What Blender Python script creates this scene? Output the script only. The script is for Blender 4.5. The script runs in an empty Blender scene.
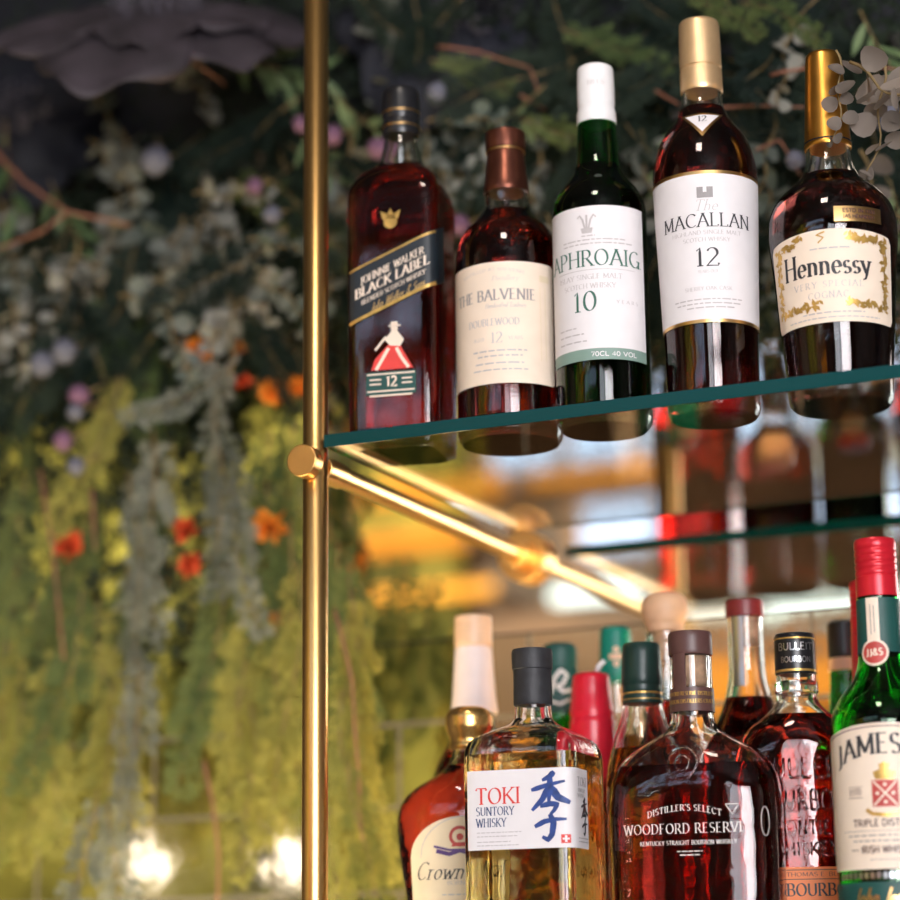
import bpy, bmesh, math, random
from mathutils import Vector, Matrix
PI = math.pi
SC = bpy.context.scene
COL = SC.collection
random.seed(11)

# ------------------------------------------------------------------ camera numbers
FPX, YAW, PIT, ROL = 2300.0, .424, .2362, -.0123
CP = Vector((.7795, -1.4826, 1.488))
CF = Vector((-math.sin(YAW)*math.cos(PIT), math.cos(YAW)*math.cos(PIT), math.sin(PIT)))
_r = Vector((math.cos(YAW), math.sin(YAW), 0)); _u = _r.cross(CF)
CR = _r*math.cos(ROL) + _u*math.sin(ROL); CU = -_r*math.sin(ROL) + _u*math.cos(ROL)
def at(x, y, Y):
    v = CF + CR*((x-450)/FPX) - CU*((y-450)/FPX)
    return CP + v*((Y-CP.y)/v.y)

# ------------------------------------------------------------------ materials
def nt(name):
    m = bpy.data.materials.new(name); m.use_nodes = True
    return m, m.node_tree, m.node_tree.nodes['Principled BSDF']
def setp(b, **k):
    for n, v in k.items():
        n = n.replace('_', ' ')
        if n in b.inputs: b.inputs[n].default_value = v
def c4(c): return (c[0], c[1], c[2], 1)
def basic(name, col, rough=.5, metal=0, var=.12, scale=60, bump=0, spec=.5, aniso=None):
    m, t, b = nt(name)
    n = t.nodes.new('ShaderNodeTexNoise'); n.inputs['Scale'].default_value = scale; n.inputs['Detail'].default_value = 4
    tc = t.nodes.new('ShaderNodeTexCoord'); t.links.new(tc.outputs['Object'], n.inputs['Vector'])
    r = t.nodes.new('ShaderNodeValToRGB')
    r.color_ramp.elements[0].position = .3; r.color_ramp.elements[1].position = .7
    r.color_ramp.elements[0].color = c4([x*(1-var) for x in col]); r.color_ramp.elements[1].color = c4([min(1, x*(1+var)) for x in col])
    t.links.new(n.outputs['Fac'], r.inputs['Fac']); t.links.new(r.outputs['Color'], b.inputs['Base Color'])
    setp(b, Roughness=rough, Metallic=metal, Specular_IOR_Level=spec)
    if bump:
        bp = t.nodes.new('ShaderNodeBump'); bp.inputs['Strength'].default_value = bump; bp.inputs['Distance'].default_value = .002
        t.links.new(n.outputs['Fac'], bp.inputs['Height']); t.links.new(bp.outputs['Normal'], b.inputs['Normal'])
    return m
def glass(name, col=(1, 1, 1), ior=1.47, rough=0, wav=.0):
    m, t, b = nt(name)
    setp(b, Base_Color=c4(col), Roughness=rough, IOR=ior, Transmission_Weight=1)
    if wav:
        n = t.nodes.new('ShaderNodeTexNoise'); n.inputs['Scale'].default_value = 45
        tc = t.nodes.new('ShaderNodeTexCoord'); t.links.new(tc.outputs['Object'], n.inputs['Vector'])
        bp = t.nodes.new('ShaderNodeBump'); bp.inputs['Strength'].default_value = wav; bp.inputs['Distance'].default_value = .003
        t.links.new(n.outputs['Fac'], bp.inputs['Height']); t.links.new(bp.outputs['Normal'], b.inputs['Normal'])
    return m
def emit(name, col, s, var=0, scale=3):
    m = bpy.data.materials.new(name); m.use_nodes = True; t = m.node_tree; t.nodes.clear()
    o = t.nodes.new('ShaderNodeOutputMaterial'); e = t.nodes.new('ShaderNodeEmission')
    e.inputs[0].default_value = c4(col); e.inputs[1].default_value = s
    if var:
        n = t.nodes.new('ShaderNodeTexNoise'); n.inputs['Scale'].default_value = scale
        r = t.nodes.new('ShaderNodeMapRange'); r.inputs[1].default_value = .35; r.inputs[2].default_value = .65
        r.inputs[3].default_value = s*(1-var); r.inputs[4].default_value = s*(1+var)
        t.links.new(n.outputs['Fac'], r.inputs[0]); t.links.new(r.outputs[0], e.inputs[1])
    t.links.new(e.outputs[0], o.inputs[0]); return m
def leafm(name, c1, c2, trans=.35, rough=.7):
    m = bpy.data.materials.new(name); m.use_nodes = True; t = m.node_tree; t.nodes.clear()
    o = t.nodes.new('ShaderNodeOutputMaterial'); p = t.nodes.new('ShaderNodeBsdfPrincipled')
    tr = t.nodes.new('ShaderNodeBsdfTranslucent'); mx = t.nodes.new('ShaderNodeMixShader'); mx.inputs[0].default_value = trans
    oi = t.nodes.new('ShaderNodeObjectInfo'); n = t.nodes.new('ShaderNodeTexNoise'); n.inputs['Scale'].default_value = 30
    tc = t.nodes.new('ShaderNodeTexCoord'); t.links.new(tc.outputs['Object'], n.inputs['Vector'])
    ad = t.nodes.new('ShaderNodeMath'); ad.operation = 'ADD'
    sb = t.nodes.new('ShaderNodeMath'); sb.operation = 'MULTIPLY_ADD'; sb.inputs[1].default_value = 1.6; sb.inputs[2].default_value = -.8
    t.links.new(n.outputs['Fac'], sb.inputs[0]); t.links.new(sb.outputs[0], ad.inputs[0]); t.links.new(oi.outputs['Random'], ad.inputs[1])
    r = t.nodes.new('ShaderNodeValToRGB'); r.color_ramp.elements[0].color = c4(c1); r.color_ramp.elements[1].color = c4(c2)
    t.links.new(ad.outputs[0], r.inputs[0])
    t.links.new(r.outputs[0], p.inputs['Base Color']); t.links.new(r.outputs[0], tr.inputs[0])
    setp(p, Roughness=rough, Specular_IOR_Level=.25)
    t.links.new(p.outputs[0], mx.inputs[1]); t.links.new(tr.outputs[0], mx.inputs[2]); t.links.new(mx.outputs[0], o.inputs[0])
    return m

M = {}
M['clear'] = glass('clear_glass', (1, 1, 1), 1.47)
M['faceted'] = glass('cut_glass', (1, 1, 1), 1.47, 0, .9)
M['clearw'] = glass('moulded_glass', (1, 1, 1), 1.47, 0, .25)
M['green'] = glass('green_glass', (.03, .36, .07), 1.47)
M['greenb'] = glass('bright_green_glass', (.05, .55, .09), 1.47)
M['teal_glass'] = glass('shelf_glass', (.93, .99, .97), 1.5)
M['whisky_dark'] = glass('dark_whisky', (.20, .02, .016), 1.34)
M['whisky_jw'] = glass('red_whisky', (.50, .024, .016), 1.34)
M['whisky_red'] = glass('ruby_whisky', (.50, .04, .02), 1.34)
M['whisky_wood'] = glass('deep_red_whisky', (.34, .028, .02), 1.34)
M['whisky_amber'] = glass('amber_whisky', (.85, .36, .09), 1.34)
M['whisky_crown'] = glass('russet_whisky', (.60, .06, .025), 1.34)
M['whisky_gold'] = glass('golden_whisky', (1, .86, .44), 1.34)
M['cognac'] = glass('cognac', (.12, .025, .02), 1.34)
M['whisky_green'] = glass('whisky_in_green', (.30, .16, .05), 1.34)
M['brass'] = basic('polished_brass', (.98, .60, .22), .3, 1, .04, 20)
M['brass_cap'] = basic('brushed_brass', (.80, .46, .16), .36, 1, .05, 80)
M['gold'] = basic('gold_foil', (.80, .50, .20), .3, 1, .06, 90)
M['goldsat'] = basic('satin_gold', (.92, .62, .33), .38, .75, .05, 90)
M['yellowgold'] = basic('yellow_gold_cap', (.95, .58, .20), .26, .95, .06, 60)
M['orange_gold'] = basic('orange_gold_foil', (.86, .42, .08), .3, 1, .08, 90)
M['goldink'] = basic('gold_ink', (.62, .38, .10), .35, .6, .25, 150)
M['copper'] = basic('copper_foil', (.20, .07, .045), .3, .9, .15, 70)
M['black'] = basic('black_plastic', (.012, .012, .014), .3, 0, .2, 60)
M['blackm'] = basic('black_textured_wrap', (.022, .022, .026), .55, 0, .3, 120, .3)
M['blackpaper'] = basic('black_paper', (.012, .018, .024), .4, 0, .2, 60)
M['white'] = basic('white_paper', (.80, .76, .77), .55, 0, .02, 90)
M['whitecap'] = basic('white_capsule', (.82, .80, .80), .4, 0, .03, 60)
M['cream'] = basic('cream_paper', (.86, .71, .57), .55, 0, .04, 60)
M['creamdk'] = basic('aged_cream_paper', (.80, .66, .46), .55, 0, .05, 60)
M['pinkwhite'] = basic('pale_pink_wrap', (.86, .70, .66), .5, 0, .04, 60)
M['tan'] = basic('tan_cap', (.78, .50, .32), .4, 0, .08, 60)
M['ink'] = basic('black_ink', (.03, .03, .035), .5, 0, .1, 60)
M['greyink'] = basic('grey_ink', (.30, .28, .28), .5, 0, .1, 60)
M['paleink'] = basic('pale_ink', (.52, .48, .48), .5, 0, .1, 60)
M['greenink'] = basic('green_ink', (.04, .14, .10), .5, 0, .1, 60)
M['sage'] = basic('sage_paper', (.22, .33, .28), .5, 0, .05, 60)
M['blueink'] = basic('blue_ink', (.025, .06, .24), .5, 0, .35, 200)
M['navyink'] = basic('navy_ink', (.03, .06, .16), .5, 0, .1, 60)
M['redink'] = basic('red_ink', (.72, .05, .04), .5, 0, .1, 60)
M['crimson'] = basic('crimson_ink', (.50, .06, .05), .5, 0, .15, 60)
M['whiteink'] = basic('white_ink', (.80, .76, .72), .5, 0, .03, 60)
M['redcap'] = basic('red_aluminium', (.62, .015, .03), .28, .25, .06, 60)
M['redwax'] = basic('red_wax', (.62, .01, .03), .28, 0, .1, 50, .2)
M['teal'] = basic('teal_capsule', (.0, .22, .16), .4, 0, .08, 60)
M['dkgreen'] = basic('dark_green_capsule', (.01, .035, .028), .35, 0, .15, 60)
M['dkgreenp'] = basic('dark_green_paper', (.008, .07, .06), .5, 0, .1, 60)
M['brown'] = basic('brown_capsule', (.10, .045, .04), .4, 0, .12, 80)
M['maroon'] = basic('maroon_stopper', (.20, .02, .02), .4, 0, .12, 80)
M['cork'] = basic('cork', (.66, .42, .26), .8, 0, .2, 180, .4)
M['wood'] = basic('turned_wood', (.74, .44, .26), .5, 0, .18, 40)
M['orangepaper'] = basic('orange_paper', (.85, .22, .05), .5, 0, .06, 60)
M['purple'] = basic('purple_ink', (.10, .05, .20), .5, 0, .1, 60)
M['steel'] = basic('steel', (.6, .6, .62), .3, 1, .05, 60)

# foliage
M['yfrond'] = leafm('yellow_green_foliage', (.22, .23, .055), (.50, .44, .11), .4)
M['gfrond'] = leafm('mid_green_foliage', (.085, .13, .045), (.20, .24, .08), .4)
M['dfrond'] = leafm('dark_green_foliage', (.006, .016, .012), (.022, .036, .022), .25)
M['sfrond'] = leafm('silver_grey_foliage', (.15, .165, .135), (.32, .33, .27), .3, .9)
M['euc'] = leafm('eucalyptus_leaf', (.11, .135, .115), (.30, .29, .25), .25, .7)
M['eucbrown'] = leafm('dried_eucalyptus_leaf', (.15, .125, .105), (.30, .25, .21), .25, .7)
M['blade'] = leafm('long_leaf', (.10, .17, .07), (.24, .32, .15), .3, .45)
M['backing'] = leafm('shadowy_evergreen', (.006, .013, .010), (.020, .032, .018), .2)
M['stem'] = basic('green_brown_stem', (.22, .15, .06), .7, 0, .25, 60)
M['twig'] = basic('red_brown_twig', (.25, .10, .06), .6, 0, .3, 60)
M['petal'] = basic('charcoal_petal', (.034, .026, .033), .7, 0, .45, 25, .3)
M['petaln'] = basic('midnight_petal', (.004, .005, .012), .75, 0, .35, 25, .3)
M['stamen'] = basic('grey_stamen', (.08, .07, .09), .6, 0, .3, 60)
M['mauve'] = basic('mauve_bloom', (.16, .075, .13), .8, 0, .35, 300, .6)
M['greyblue'] = basic('grey_blue_bloom', (.12, .12, .155), .8, 0, .3, 300, .6)
M['orange'] = basic('light_glimpse', (.90, .26, .02), .7, 0, .35, 120, .5)  # petal colour imitating amber light glimpsed in the mirror

# ------------------------------------------------------------------ object helpers
def obj(name, verts, faces, mat, parent=None, smooth=True, bevel=0):
    me = bpy.data.meshes.new(name); me.from_pydata([tuple(v) for v in verts], [], faces); me.validate(); me.update()
    if smooth:
        me.polygons.foreach_set('use_smooth', [True]*len(me.polygons))
    me.materials.append(mat)
    o = bpy.data.objects.new(name, me); COL.objects.link(o)
    if parent: o.parent = parent
    if bevel:
        b = o.modifiers.new('bevel', 'BEVEL'); b.width = bevel; b.segments = 3; b.limit_method = 'ANGLE'
    return o
def tag(o, label=None, cat=None, group=None, kind=None):
    if label: o['label'] = label
    if cat: o['category'] = cat
    if group: o['group'] = group
    if kind: o['kind'] = kind
    return o
def thing(name, label, cat, loc, rz=0, group=None):
    o = bpy.data.objects.new(name, None); COL.objects.link(o); o.empty_display_size = .05
    o.location = loc; o.rotation_euler = (0, 0, rz)
    return tag(o, label, cat, group)
def box(x0, x1, y0, y1, z0, z1):
    v = [(x, y, z) for x in (x0, x1) for y in (y0, y1) for z in (z0, z1)]
    f = [(0, 1, 3, 2), (4, 6, 7, 5), (0, 4, 5, 1), (2, 3, 7, 6), (0, 2, 6, 4), (1, 5, 7, 3)]
    return v, f
def bx(name, b, mat, parent=None, bevel=0):
    v, f = box(*b); return obj(name, v, f, mat, parent, False, bevel)
def struct(name, b, mat):
    o = bx(name, b, mat); o['kind'] = 'structure'; return o
def sell(th, rx, ry, p):
    c, s = math.cos(th), math.sin(th)
    r = (abs(c)**p + abs(s)**p)**(-1/p)
    return rx*r*c, ry*r*s
def norm_ring(r):
    if len(r) == 2: return (r[0], r[1], r[1], 2.0)
    if len(r) == 3: return (r[0], r[1], r[2], 2.0)
    return tuple(r)
def loft_data(rings, N=56, cap0=True, cap1=True):
    vs, fs = [], []
    for z, rx, ry, p in rings:
        for i in range(N):
            x, y = sell(2*PI*i/N, rx, ry, p); vs.append((x, y, z))
    for k in range(len(rings)-1):
        for i in range(N):
            a = k*N+i; b = k*N+(i+1) % N
            fs.append((a, b, b+N, a+N))
    if cap0: fs.append(tuple(range(N-1, -1, -1)))
    if cap1: fs.append(tuple((len(rings)-1)*N+i for i in range(N)))
    return vs, fs
def smooth_rings(rings, n=5):
    # Catmull-like refinement of a ring list so shoulders read as curves
    out = []
    R = [norm_ring(r) for r in rings]
    for k in range(len(R)-1):
        a, b = R[k], R[k+1]
        pa = R[k-1] if k > 0 else a; nb = R[k+2] if k+2 < len(R) else b
        L = b[0]-a[0]
        m = n if L > .003 else 1
        for j in range(m):
            t = j/m
            row = [a[0]+L*t]
            for q in (1, 2, 3):
                ma = (b[q]-pa[q])/max(b[0]-pa[0], 1e-6)*L if k > 0 else 0
                mb = (nb[q]-a[q])/max(nb[0]-a[0], 1e-6)*L if k+2 < len(R) else 0
                d = b[q]-a[q]
                # monotone clamp
                if abs(d) < 1e-7: ma = mb = 0
                else:
                    ma = 0 if ma/d < 0 else (3*d if ma/d > 3 else ma); mb = 0 if mb/d < 0 else (3*d if mb/d > 3 else mb)
                h = (2*t**3-3*t*t+1)*a[q]+(t**3-2*t*t+t)*ma+(-2*t**3+3*t*t)*b[q]+(t**3-t*t)*mb
                row.append(h)
            out.append(tuple(row))
    out.append(R[-1]); return out
def loft(name, rings, mat, parent=None, N=56, smooth=True, n=5):
    R = smooth_rings(rings, n)
    v, f = loft_data(R, N)
    o = obj(name, v, f, mat, parent)
    _autosmooth(o)
    return o
def _autosmooth(o, ang=40):
    me = o.data
    bm = bmesh.new(); bm.from_mesh(me)
    for e in bm.edges:
        if len(e.link_faces) == 2 and e.calc_face_angle(0) > math.radians(ang): e.smooth = False
    bm.to_mesh(me); bm.free()

class Body:
    """section tables so labels and lettering can follow the glass"""
    def __init__(s, rings): s.R = rings; s.T = [None]*len(rings)
    def table(s, k):
        if s.T[k] is None:
            z, rx, ry, p = s.R[k]; n = 720
            pts = [sell(-PI/2 + PI*(i-n)/n, rx, ry, p) for i in range(2*n+1)]
            L = [0]
            for i in range(1, 2*n+1): L.append(L[-1]+math.dist(pts[i], pts[i-1]))
            mid = L[n]; s.T[k] = (pts, [l-mid for l in L])
        return s.T[k]
    def pt(s, k, a):
        pts, L = s.table(k)
        lo, hi = 0, len(L)-1
        a = max(L[0]+1e-6, min(L[-1]-1e-6, a))
        while hi-lo > 1:
            m = (lo+hi)//2
            if L[m] <= a: lo = m
            else: hi = m
        t = (a-L[lo])/(L[hi]-L[lo])
        x = pts[lo][0]*(1-t)+pts[hi][0]*t; y = pts[lo][1]*(1-t)+pts[hi][1]*t
        dx = pts[hi][0]-pts[lo][0]; dy = pts[hi][1]-pts[lo][1]; l = math.hypot(dx, dy)
        return x, y, dy/l, -dx/l
    def map(s, a, z, off=.0004):
        R = s.R; k = 0
        while k < len(R)-2 and R[k+1][0] < z: k += 1
        z0, z1 = R[k][0], R[k+1][0]; t = max(0, min(1, (z-z0)/max(z1-z0, 1e-6)))
        A = s.pt(k, a); B = s.pt(k+1, a)
        x = A[0]*(1-t)+B[0]*t; y = A[1]*(1-t)+B[1]*t; nx = A[2]*(1-t)+B[2]*t; ny = A[3]*(1-t)+B[3]*t
        return (x+nx*off, y+ny*off, z)

def bottle(name, label, cat, X, Y, zb, rot, rings, fill, gm, lm, t=.0026, N=56, group=None, base=.007):
    root = thing(name, label, cat, (X, Y, zb), rot, group)
    R = smooth_rings(rings)
    inner = [(z, rx-t, ry-t, p) for z, rx, ry, p in R if z > base]
    inner = [(base, inner[0][1]*.9, inner[0][2]*.9, inner[0][3])] + [(base+.0015, inner[0][1], inner[0][2], inner[0][3])] + [q for q in inner if q[0] > base+.002]
    full = R + [(R[-1][0], R[-1][1]-t, R[-1][2]-t, R[-1][3])] + inner[::-1][1:]
    v, f = loft_data(full, N)
    g = obj('glass_body', v, f, gm, root); _autosmooth(g)
    if lm:
        L = [(z, rx+.0003, ry+.0003, p) for z, rx, ry, p in inner if z < fill]
        L[0] = (L[0][0]-.0003,)+L[0][1:]
        up = [q for q in inner if q[0] >= fill]
        if up:
            a, b = L[-1], up[0]; q = (fill-a[0])/max(b[0]-a[0], 1e-6)
            L.append((fill, a[1]+(b[1]+.0003-a[1])*q, a[2]+(b[2]+.0003-a[2])*q, a[3]))
        v, f = loft_data(L, N); l = obj('liquid', v, f, lm, root); _autosmooth(l)
    return root, Body(R)

# ------------------------------------------------------------------ labels and lettering
def patch(body, name, s0, s1, zb, zt, mat, parent, off=.0005, nc=40, nr=6):
    zb_ = zb if callable(zb) else (lambda s: zb); zt_ = zt if callable(zt) else (lambda s: zt)
    vs, fs = [], []
    for i in range(nc+1):
        s = s0+(s1-s0)*i/nc
        for j in range(nr+1):
            z = zb_(s)+(zt_(s)-zb_(s))*j/nr; vs.append(body.map(s, z, off))
    for i in range(nc):
        for j in range(nr):
            a = i*(nr+1)+j; fs.append((a, a+nr+1, a+nr+2, a+1))
    return obj(name, vs, fs, mat, parent)
def arc(cx, cy, rx, ry, a0, a1, n=10):
    return [(cx+rx*math.cos(math.radians(a0+(a1-a0)*i/n)), cy+ry*math.sin(math.radians(a0+(a1-a0)*i/n))) for i in range(n+1)]
G = {
 ' ': (.35, []), '.': (.18, [[(.05, .02), (.11, .02)]]), "'": (.16, [[(.08, 1), (.06, .8)]]), '&': (.8, [arc(.35, .78, .16, .2, -60, 230), [(.25, .62), (.75, 0)], arc(.32, .27, .27, .27, 100, 330)]),
 'A': (.86, [[(.43, 1), (.05, 0)], [(.43, 1), (.81, 0)], [(.18, .36), (.68, .36)]]),
 'B': (.72, [[(.12, 0), (.12, 1)], [(.12, 1), (.35, 1)]+arc(.36, .76, .24, .24, 90, -90)+[(.12, .52)], arc(.38, .26, .27, .26, 90, -90)+[(.12, 0)]]),
 'C': (.80, [arc(.47, .5, .40, .5, 45, 315, 16)]),
 'D': (.82, [[(.12, 0), (.12, 1)], [(.12, 1), (.30, 1)]+arc(.32, .5, .42, .5, 90, -90, 14)+[(.12, 0)]]),
 'E': (.66, [[(.12, 0), (.12, 1)], [(.12, 1), (.58, 1)], [(.12, .52), (.48, .52)], [(.12, 0), (.60, 0)]]),
 'F': (.62, [[(.12, 0), (.12, 1)], [(.12, 1), (.57, 1)], [(.12, .52), (.46, .52)]]),
 'G': (.86, [arc(.47, .5, .40, .5, 48, 350, 16), [(.80, 0), (.80, .42)], [(.6, .42), (.86, .42)]]),
 'H': (.86, [[(.12, 0), (.12, 1)], [(.74, 0), (.74, 1)], [(.12, .52), (.74, .52)]]),
 'I': (.30, [[(.15, 0), (.15, 1)]]),
 'J': (.46, [[(.30, 1), (.30, .1)]+arc(.13, .1, .17, .25, 0, -120, 6)]),
 'K': (.80, [[(.12, 0), (.12, 1)], [(.70, 1), (.14, .42)], [(.30, .56), (.76, 0)]]),
 'L': (.64, [[(.12, 0), (.12, 1)], [(.12, 0), (.58, 0), (.60, .14)]]),
 'M': (1.02, [[(.12, 0), (.14, 1)], [(.14, 1), (.51, .12)], [(.51, .12), (.88, 1)], [(.88, 1), (.90, 0)]]),
 'N': (.88, [[(.12, 0), (.12, 1)], [(.12, 1), (.76, 0)], [(.76, 0), (.76, 1)]]),
 'O': (.92, [arc(.46, .5, .39, .5, 90, 450, 22)]),
 'P': (.68, [[(.12, 0), (.12, 1)], [(.12, 1), (.32, 1)]+arc(.34, .73, .26, .27, 90, -90)+[(.12, .46)]]),
 'Q': (.92, [arc(.46, .5, .39, .5, 90, 450, 22), [(.5, .2), (.85, -.15)]]),
 'R': (.78, [[(.12, 0), (.12, 1)], [(.12, 1), (.32, 1)]+arc(.34, .74, .25, .26, 90, -90)+[(.12, .48)], [(.36, .48), (.74, 0)]]),
 'S': (.62, [arc(.31, .75, .22, .25, 35, 270, 12)+arc(.31, .25, .25, .25, 90, -140, 12)]),
 'T': (.74, [[(.37, 0), (.37, 1)], [(.03, .86), (.05, 1), (.69, 1), (.71, .86)]]),
 'U': (.84, [[(.12, 1), (.12, .34)]+arc(.42, .34, .30, .34, 180, 360, 12)+[(.72, 1)]]),
 'V': (.84, [[(.05, 1), (.43, 0)], [(.43, 0), (.79, 1)]]),
 'W': (1.14, [[(.04, 1), (.32, 0)], [(.32, 0), (.57, .95)], [(.57, .95), (.84, 0)], [(.84, 0), (1.1, 1)]]),
 'X': (.82, [[(.08, 1), (.74, 0)], [(.72, 1), (.08, 0)]]),
 'Y': (.80, [[(.06, 1), (.40, .48)], [(.74, 1), (.40, .48)], [(.40, .48), (.40, 0)]]),
 'Z': (.72, [[(.08, .86), (.08, 1), (.64, 1), (.06, 0), (.66, 0), (.68, .14)]]),
 '0': (.66, [arc(.33, .5, .26, .5, 90, 450, 20)]),
 '1': (.40, [[(.22, 0), (.22, 1), (.06, .86)]]),
 '2': (.62, [arc(.30, .73, .23, .27, 160, -30, 10)+[(.05, 0), (.56, 0), (.58, .14)]]),
 '3': (.58, [arc(.27, .76, .2, .24, 150, -90, 10), arc(.27, .27, .24, .27, 90, -150, 10)]),
 '4': (.66, [[(.46, 0), (.46, 1), (.03, .3), (.62, .3)]]),
 '5': (.60, [[(.52, 1), (.15, 1), (.12, .58)]+arc(.28, .31, .25, .31, 110, -150, 12)]),
 '6': (.64, [arc(.52, .5, .44, .5, 95, 180, 6)+arc(.32, .3, .25, .3, 180, 540, 14)]),
 '7': (.56, [[(.05, .86), (.05, 1), (.52, 1), (.2, 0)]]),
 '8': (.62, [arc(.3, .76, .2, .24, 0, 360, 14), arc(.3, .26, .25, .26, 0, 360, 14)]),
 '9': (.62, [arc(.3, .7, .23, .3, 0, 360, 14)+[(.5, .4), (.2, 0)]]),
 'a': (.56, [arc(.26, .26, .2, .27, 60, 330, 12), [(.46, .53), (.46, .05), (.54, 0)]]),
 'b': (.6, [[(.12, 1), (.12, 0)], arc(.3, .27, .2, .27, 140, -140, 12)]),
 'c': (.48, [arc(.28, .27, .22, .27, 45, 315, 12)]),
 'd': (.58, [arc(.27, .27, .21, .27, 40, 320, 12), [(.48, 1), (.48, 0)]]),
 'e': (.54, [[(.08, .29), (.48, .29)]+arc(.28, .28, .21, .28, 5, 320, 14)]),
 'f': (.36, [arc(.28, .82, .13, .18, 30, 180, 6)+[(.15, 0)], [(.02, .54), (.32, .54)]]),
 'h': (.62, [[(.12, 0), (.12, 1)], [(.12, .35)]+arc(.31, .35, .19, .2, 150, 0, 8)+[(.50, 0)]]),
 'i': (.26, [[(.13, 0), (.13, .54)], [(.12, .74), (.14, .76)]]),
 'k': (.58, [[(.12, 0), (.12, 1)], [(.48, .54), (.14, .22)], [(.24, .3), (.54, 0)]]),
 'l': (.26, [[(.13, 0), (.13, 1)]]),
 'm': (.92, [[(.12, 0), (.12, .54)], arc(.28, .36, .16, .19, 160, 0, 7)+[(.44, 0)], arc(.61, .36, .17, .19, 160, 0, 7)+[(.78, 0)]]),
 'n': (.60, [[(.12, 0), (.12, .55)], [(.12, .35)]+arc(.30, .35, .18, .2, 150, 0, 8)+[(.48, 0)]]),
 'o': (.58, [arc(.28, .27, .22, .28, 90, 450, 16)]),
 'p': (.6, [[(.12, .54), (.12, -.3)], arc(.3, .27, .2, .27, 140, -140, 12)]),
 'r': (.42, [[(.12, 0), (.12, .55)], [(.12, .36)]+arc(.3, .38, .18, .17, 160, 70, 5)]),
 's': (.44, [arc(.22, .40, .15, .145, 35, 270, 10)+arc(.22, .135, .17, .135, 90, -150, 10)]),
 't': (.36, [[(.15, .74), (.15, .08), (.28, 0)], [(.02, .54), (.32, .54)]]),
 'u': (.6, [[(.12, .54), (.12, .2)]+arc(.29, .2, .17, .2, 180, 330, 8), [(.48, .54), (.48, 0)]]),
 'v': (.52, [[(.04, .54), (.26, 0)], [(.26, 0), (.48, .54)]]),
 'w': (.78, [[(.03, .54), (.22, 0)], [(.22, 0), (.38, .5)], [(.38, .5), (.56, 0)], [(.56, 0), (.74, .54)]]),
 'y': (.54, [[(.04, .54), (.27, .02)], [(.50, .54), (.22, -.22), (.06, -.28)]]),
}
def twidth(t, sp=.0): return sum(G[c][0]+sp for c in t)-sp
def stroke(V, F, pts, wfun, f):
    """ribbon along pts in label space; f maps (s,z) to a point on the bottle"""
    P = [pts[0]]
    for a, b in zip(pts, pts[1:]):
        n = max(1, int(math.dist(a, b)/.003))
        for i in range(1, n+1): P.append((a[0]+(b[0]-a[0])*i/n, a[1]+(b[1]-a[1])*i/n))
    P = [p for i, p in enumerate(P) if i == 0 or math.dist(p, P[i-1]) > 1e-7]
    if len(P) < 2: return
    b0 = len(V); n = len(P)
    for i, p in enumerate(P):
        a = P[max(i-1, 0)]; c = P[min(i+1, n-1)]
        d = (c[0]-a[0], c[1]-a[1]); l = math.hypot(*d) or 1; d = (d[0]/l, d[1]/l)
        w = wfun(d, i/(n-1))/2; nx, ny = -d[1]*w, d[0]*w
        V.append(f(p[0]+nx, p[1]+ny)); V.append(f(p[0]-nx, p[1]-ny))
    for i in range(n-1):
        k = b0+2*i; F.append((k+1, k+3, k+2, k))
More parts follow.
